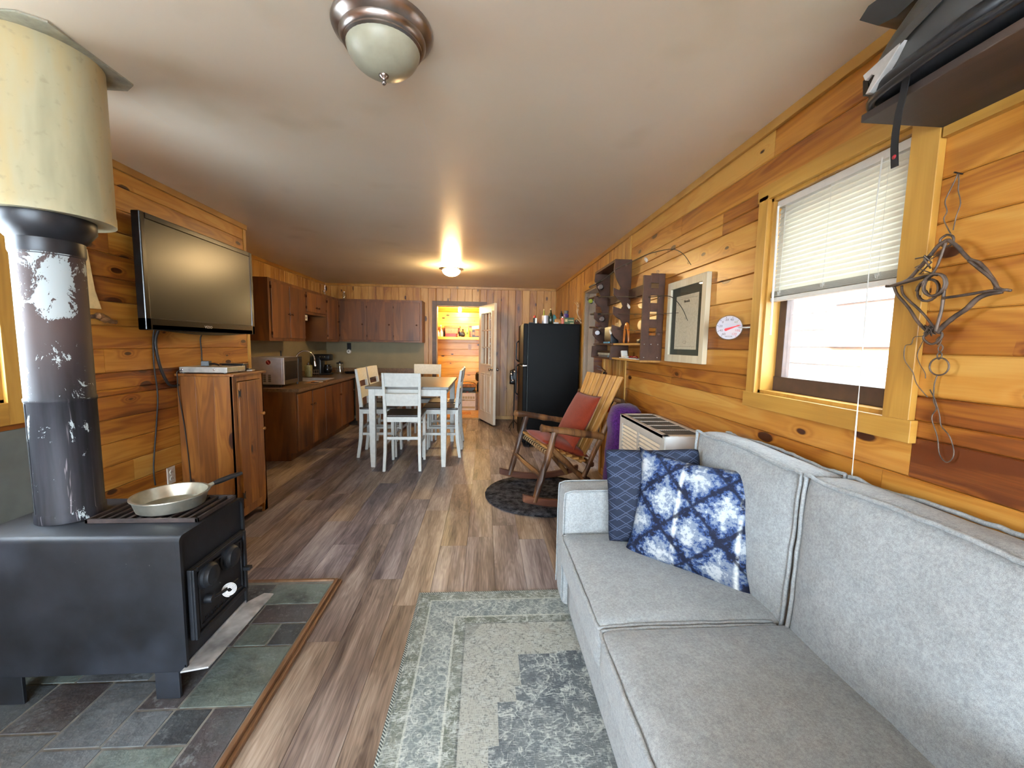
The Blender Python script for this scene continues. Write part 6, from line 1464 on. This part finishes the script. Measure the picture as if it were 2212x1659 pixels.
for (a, c, z, mm, x0) in ((2.88, 3.545, 1.385, m_trimY, 1.13), (2.88, 3.545, 1.262, m_trimY, 1.12), (3.565, 4.17, 1.385, m_rack, 1.12), (3.565, 4.17, 1.255, m_rack, 1.12)):
    q = B(); q.box(x0, XR, a+.0, c, z-.008, z+.008); q.obj('shelf_board', mm, t, bevel=.0015)
# rods lying in the hooks
def rod(label, pts, X, reel, hand, col, long=True):
    t = thing('fishing_rod', label, 'fishing rod', (X, pts[0][0], pts[0][1]), group=None); P = smoothpts([V(X, *p) for p in pts], 5); n = len(P)
    q = B(); q.tube(P, [.0045-.003*i/n for i in range(n)], 6); q.obj('rod_blank', m_cord, t, smooth=True)
    q = B(); q.tube([V(X, *hand[0]), V(X, *hand[1])], [.012, .010], 10); q.obj('grip', col, t, smooth=True)
    for k in range(3, n-1, 5): q = B(); c = P[k]; q.tube([c+V(0, 0, -.010)+V(.006*math.cos(a), 0, .006*math.sin(a)) for a in [2*PI*i/8 for i in range(8)]], .0009, 4, True); q.obj('line_guide', m_nickel, t)
    ry, rz_, mr_ = reel; q = B(); q.cyl((X, ry, rz_+.035), (X-.004, ry, rz_), .005, seg=8); q.sphere((X-.012, ry, rz_), .027, (1, 1.1, 1), 14, 8); rl = q.obj('reel', m_black, t, smooth=True)
    q = B(); q.lathe([(.010, -.020), (.021, -.017), (.022, -.012), (.014, -.008), (.014, .004), (.021, .008), (.02, .014)], (0, 0, 0), 20, M=T_(X-.03, ry-.035, rz_) @ R_(PI/2, 'X')); q.obj('spool', mr_, rl, smooth=2)
    q = B(); q.tube([V(X-.03, ry, rz_), V(X-.05, ry+.03, rz_+.02), V(X-.05, ry+.045, rz_+.05)], .003, 6); q.obj('crank', m_black, rl, smooth=True)
    return t
rod('fishing rod in the top hooks of the rack, its tip bent in a wide arc', [(4.42, 2.0), (3.9, 2.0), (3.5, 2.03), (3.14, 2.02), (2.85, 2.01), (2.62, 1.985), (2.45, 1.955), (2.32, 1.90), (2.22, 1.82)], 1.125, (3.93, 1.93, m_nickel), ((4.42, 2.0), (3.98, 2.0)), m_black)
rod('fishing rod with green ringed reel, tip curling down over the framed map', [(4.5, 1.885), (4.1, 1.86), (3.55, 1.80), (2.88, 1.72), (2.62, 1.70), (2.48, 1.67), (2.36, 1.60), (2.28, 1.52)], 1.155, (4.40, 1.845, m_lime), ((4.55, 1.89), (4.2, 1.872)), m_rack)
rod('fishing rod through the middle square hole of the rack, tip against the frame', [(4.45, 1.71), (4.1, 1.69), (3.55, 1.65), (2.88, 1.60), (2.42, 1.575)], 1.165, (3.98, 1.63, m_nickel), ((4.48, 1.715), (4.1, 1.69)), m_black)
rod('fishing rod in the lowest hooks of the rack with bright silver reel', [(4.5, 1.57), (4.1, 1.55), (3.55, 1.52), (2.88, 1.475), (2.62, 1.46)], 1.165, (4.12, 1.50, m_steel), ((4.5, 1.572), (4.15, 1.555)), m_brn)
for (y_, z, x_, lab) in ((2.93, 1.99, 1.15, 'small white lure hanging from the top fishing rod'), (3.22, 1.685, 1.14, 'white fish shaped lure hanging in the middle of the rack'), (3.56, 1.49, 1.105, 'pale fish shaped lure dangling from the hooked upright')):
    q = B(T_(x_, y_, z) @ R_(.5, 'X')); q.rbox((0, 0, 0), (.006, .026, .010), .006, (3, 6, 3), crown=(.002, 0, .004)); q.prism([(.02, 0), (.036, .012), (.032, 0), (.036, -.012)], -.002, .002, Matrix(((0, 0, 1, 0), (1, 0, 0, 0), (0, 1, 0, 0), (0, 0, 0, 1)))); q.obj('fishing_lure', m_paper, None, smooth=2, top=(lab, 'fishing lure'))
q = B(); n = 26; P = [V(1.17+.0*i, 3.33+.055*math.cos(PI*i/(n-1)*1.0), 1.395+.155*math.sin(PI*i/(n-1))) for i in range(n)]
q.tube(P, [.012+.006*math.sin(PI*i/(n-1)) for i in range(n)], 8, flat=.7); q.obj('bent_wood_ornament', m_gold, None, smooth=True, top=('glossy amber bent wood arch on the upper shelf of the rod rack', 'ornament'))
q = B(); q.rbox((1.18, 3.02, 1.41), (.03, .035, .016), .01, (4, 4, 3)); q.obj('tackle_tin', m_black, None, smooth=2, top=('small black tin on the upper shelf beside the slotted upright', 'tin'))
q = B(T_(1.17, 3.15, 1.2705)); q.box(-.04, .05, -.16, .22, 0, .006); q.obj('paper_stack', m_paper, None, top=('flat white papers on the lower shelf of the rod rack', 'papers'))
q = B(T_(1.165, 3.28, 1.277) @ R_(-.55, 'X')); q.box(-.03, .03, -.05, .07, 0, .012); q.obj('white_box', m_paper, None, bevel=.002, top=('tilted white box on the papers of the rod rack', 'box')) if 0 else q.bm.free()
q = B(T_(1.165, 3.30, 1.2768)); q.prism([(-.06, 0), (.05, 0), (.07, .05), (.05, .056), (.03, .012), (-.06, .012)], -.025, .025, Matrix(((0, 0, 1, 0), (1, 0, 0, 0), (0, 1, 0, 0), (0, 0, 0, 1)))); q.obj('open_case', m_white, None, bevel=.002, top=('small open white case on the papers of the rod rack', 'case'))
q = B(); q.tube(smoothpts([(1.15, 3.02, 1.282), (1.16, 3.06, 1.29), (1.15, 3.11, 1.284), (1.17, 3.15, 1.288), (1.15, 3.19, 1.284)]), .007, 6); q.obj('red_pliers', m_redd, None, smooth=True, top=('red handled pliers on the papers of the rod rack', 'pliers'))
q = B(); q.rbox((1.18, 3.75, 1.47), (.045, .10, .076), .01, (3, 3, 3)); q.obj('tackle_box', m_black, None, smooth=2, top=('black box standing on the upper left shelf of the rack', 'box'))
q = B(); q.box(1.125, 1.134, 3.66, 3.83, 1.394, 1.408); q.obj('blue_lighter_box', m_blue, None, bevel=.001, top=('thin blue packet in front of the black box on the rack', 'packet'))
z = 1.2635
for i, (mm, lab) in enumerate(((m_grille, 'grey magazine at the bottom of the stack on the rack'), (m_cplate, 'light magazine in the middle of the stack on the rack'), (m_black, 'dark magazine on top of the stack on the rack'))):
    q = B(T_(1.18, 3.85, z) @ R_(.05*i-.05, 'Z')); q.box(-.055, .055, -.20, .16, 0, .020); q.obj('magazine', mm, None, bevel=.002, top=(lab, 'magazine', 'magazines on the lower left rack shelf')); z += .0205
# fire extinguisher
t = thing('fire_extinguisher', 'red fire extinguisher with metal lever hung on the wall behind the rocking chair', 'fire extinguisher', (1.19, 3.93, .72))
q = B(); q.lathe([(.05, .72), (.06, .73), (.06, 1.03), (.052, 1.055), (.03, 1.075), (.018, 1.08)], (1.19, 3.93, 0), 24); q.obj('cylinder', m_red, t, smooth=2)
q = B(); q.cyl((1.19, 3.93, 1.08), (1.19, 3.93, 1.11), .015, seg=12); q.tube([(1.19, 3.93, 1.105), (1.15, 3.97, 1.13), (1.12, 4.0, 1.14)], .006, 6); q.tube([(1.19, 3.93, 1.12), (1.15, 3.95, 1.155), (1.12, 3.99, 1.17)], .006, 6); q.cyl((1.19, 3.93, 1.095), (1.17, 3.90, 1.095), .012, seg=10); q.obj('lever', m_chrome, t, smooth=2)
q = B(); q.tube(smoothpts([(1.19, 3.92, 1.10), (1.15, 3.86, 1.11), (1.13, 3.85, 1.0), (1.125, 3.86, .85)]), .008, 8); q.obj('hose', m_black, t, smooth=True)
q = B(); q.box(1.25, XR, 3.90, 3.96, .8, 1.0); q.obj('wall_hook', m_black, t)
# dark coat seen in the room beyond the doorway
t = thing('hanging_coat', 'dark red coat hanging in the room beyond the right doorway', 'coat', (2.0, 6.2, .9)); q = B(); q.rbox((2.35, 6.6, 1.25), (.09, .2, .4), .08, (6, 8, 10), wr=.04, fr=5); q.obj('coat_body', m_fabricred, t, smooth=True); q = B(); q.rbox((2.33, 6.37, 1.3), (.06, .05, .3), .04, (4, 4, 8), wr=.02, fr=6); q.obj('sleeve', m_fabricred, t, smooth=True)

# ================================================================== PANTRY
q = B(); q.box(PX0+.002, PX1-.002, 8.52, PY1-.001, 1.448, 1.505, col=(.15, .3, .5)); q.obj('pantry_shelf', m_pineX, None, bevel=.002, top=('thick pine shelf across the back of the pantry', 'shelf'))
ps = 1.5055
def pb(x, y_, r, h, m, capm, lab, cat='bottle', neck=.3): return bottle('cleaner_bottle', lab, x, y_, ps, r, h, m, neck, capm, .03, cat)
pb(-.975, 8.60, .034, .13, m_paper, m_yel, 'short cream bottle at the left end of the pantry shelf')
pb(-.905, 8.60, .032, .15, m_white, m_white, 'white bottle second from the left on the pantry shelf')
pb(-.93, 8.69, .03, .24, m_pink, m_paper, 'tall pale pink bottle at the back left of the pantry shelf')
pb(-.852, 8.62, .018, .17, m_black, m_black, 'slim dark bottle left of the red box on the pantry shelf')
t = thing('red_box', 'red and pink printed box in the middle of the pantry shelf', 'box', (-.7, 8.6, ps)); q = B(); q.box(-.815, -.60, 8.55, 8.66, ps, ps+.065); q.obj('lower_half', m_red, t, bevel=.002); q = B(); q.box(-.825, -.565, 8.56, 8.66, ps+.066, ps+.175); q.obj('upper_half', m_pink, t, bevel=.002); q = B(); q.lathe([(.02, 0), (.018, .002)], (0, 0, 0), 18, M=MY(-.72, 8.56, ps+.12)); q.obj('print', m_gold, t)
q = B(); q.box(-.85, -.52, 8.60, 8.70, ps+.176, ps+.225); q.obj('folded_cloth', m_orange, None, bevel=.01, top=('orange folded cloth lying on the red box in the pantry', 'cloth'))
q = B(); q.rbox((-.485, 8.585, ps+.062), (.065, .035, .05), .03, (8, 6, 6), wr=.02, fr=22); q.obj('black_pouch', m_black, None, smooth=True, top=('black pouch right of the red box on the pantry shelf', 'pouch'))
pb(-.47, 8.69, .035, .17, m_brn, m_ink, 'dark bottle behind the black pouch on the pantry shelf', neck=.5)
t = thing('spray_bottle', 'yellow spray bottle on the pantry shelf', 'spray bottle', (-.37, 8.58, ps)); q = B(); q.lathe([(.048, ps), (.05, ps+.01), (.05, ps+.08), (.036, ps+.14), (.018, ps+.18), (.016, ps+.205)], (-.37, 8.58, 0), 18); q.obj('bottle_body', m_yel, t, smooth=2); q = B(); q.box(-.415, -.35, 8.57, 8.59, ps+.205, ps+.245); q.prism([(-.355, .19), (-.335, .19), (-.34, .215), (-.36, .215)], 8.575, 8.585, Matrix(((1, 0, 0, 0), (0, 0, 1, 0), (0, 1, 0, ps), (0, 0, 0, 1)))); q.obj('trigger_head', m_yel, t, bevel=.003); q = B(); q.box(-.39, -.35, 8.5285, 8.5295, ps+.05, ps+.10); q.obj('label', m_grn, t)
t = thing('black_box', 'dark box with red print at the right of the pantry shelf', 'box', (-.2, 8.6, ps)); q = B(); q.box(-.27, -.12, 8.56, 8.66, ps, ps+.15); q.obj('carton', m_black, t, bevel=.002); q = B(); q.box(-.21, -.13, 8.5585, 8.56, ps+.03, ps+.14); q.box(-.26, -.22, 8.5585, 8.56, ps+.05, ps+.10); q.obj('print', m_pink, t)
q = B(T_(-.195, 8.60, ps+.165) @ R_(-.15, 'Y')); q.box(-.075, .075, -.045, .045, 0, .07); q.obj('blue_box', m_blue, None, bevel=.002, top=('light blue box tilted on top of the dark box in the pantry', 'box'))
# air conditioner on the pantry floor, grill on top
ay = 8.22; pz = .0205
t = thing('air_conditioner', 'beige window air conditioner standing on the pantry floor', 'air conditioner', (-.36, 8.4, pz))
q = B(); q.box(-.56, -.13, ay+.03, ay+.45, pz, .365); q.obj('case', plain('warm_grey_case', (128, 116, 100), .5), t, bevel=.004)
q = B(); q.box(-.56, -.18, ay, ay+.03, pz, .372); q.obj('front_panel', m_white, t, bevel=.004)
for i in range(7): q = B(); q.box(-.545+i*.051, -.545+i*.051+.042, ay-.003, ay, .255, .305); q.obj('air_outlet', m_cream, t, bevel=.002)
q = B(); q.box(-.55, -.19, ay-.002, ay, .215, .238); q.box(-.55, -.19, ay-.002, ay, .06, .10); q.obj('control_strip', m_cream, t)
q = B(); q.box(-.44, -.40, ay-.003, ay-.002, .223, .231); q.obj('badge', m_ink, t)
t = thing('portable_grill', 'black portable gas grill with pale lid on top of the air conditioner', 'grill', (-.35, 8.45, .375))
q = B(); n = 14; prof = [(-.17, .48), (-.15, .43), (-.10, .40), (.10, .40), (.15, .43), (.17, .48)]
q.prism([(x_, z) for x_, z in prof], 8.30, 8.56, Matrix(((1, 0, 0, -.35), (0, 0, 1, 0), (0, 1, 0, 0), (0, 0, 0, 1)))); q.obj('grill_bowl', m_black, t, bevel=.01)
q = B(); prof = [(-.17, .482), (-.16, .52), (-.12, .56), (.12, .56), (.16, .52), (.17, .482)]; q.prism(prof, 8.30, 8.56, Matrix(((1, 0, 0, -.35), (0, 0, 1, 0), (0, 1, 0, 0), (0, 0, 0, 1)))); q.obj('grill_lid', m_tan, t, bevel=.01)
q = B(); q.tube([(-.42, 8.30, .535), (-.42, 8.27, .545), (-.28, 8.27, .545), (-.28, 8.30, .535)], .007, 6); q.obj('lid_handle', m_black, t)
q = B(); q.box(-.52, -.18, 8.27, 8.58, .3735, .398); q.obj('base_frame', m_black, t, bevel=.006)
q = B(); q.sphere((-.35, 8.268, .386), .014, (1.6, .3, .7), 14, 8); q.obj('badge', m_redd, t)
q = B(); q.tube(smoothpts([(-.18, 8.30, .39), (-.14, 8.29, .46), (-.17, 8.29, .54), (-.24, 8.29, .585), (-.35, 8.29, .597), (-.45, 8.29, .59)]), .005, 6); q.obj('hose', m_black, t, smooth=True)
t = thing('black_bag', 'round black bag hanging behind the open pantry door', 'bag', (-.11, 8.4, .45)); q = B(); q.rbox((-.10, 8.42, .69), (.09, .08, .10), .07, (8, 8, 8), wr=.02, fr=12); q.obj('bag_body', m_black, t, smooth=True); q = B(); q.rbox((-.09, 8.44, .48), (.07, .07, .105), .03, (6, 6, 6), wr=.015, fr=12); q.obj('lower_pouch', m_black, t, smooth=True)
outlet(MO(-.325, 1.30, PY1), 'pale wall outlet on the back wall of the pantry', m=m_paper)
q = B(T_(-.42, 7.86, pz) @ R_(.08, 'Z')); q.box(-.16, .16, -.12, .14, 0, .004); q.obj('cardboard_sheet', m_tan, None, top=('tan cardboard sheet on the pantry floor by the threshold', 'cardboard'))
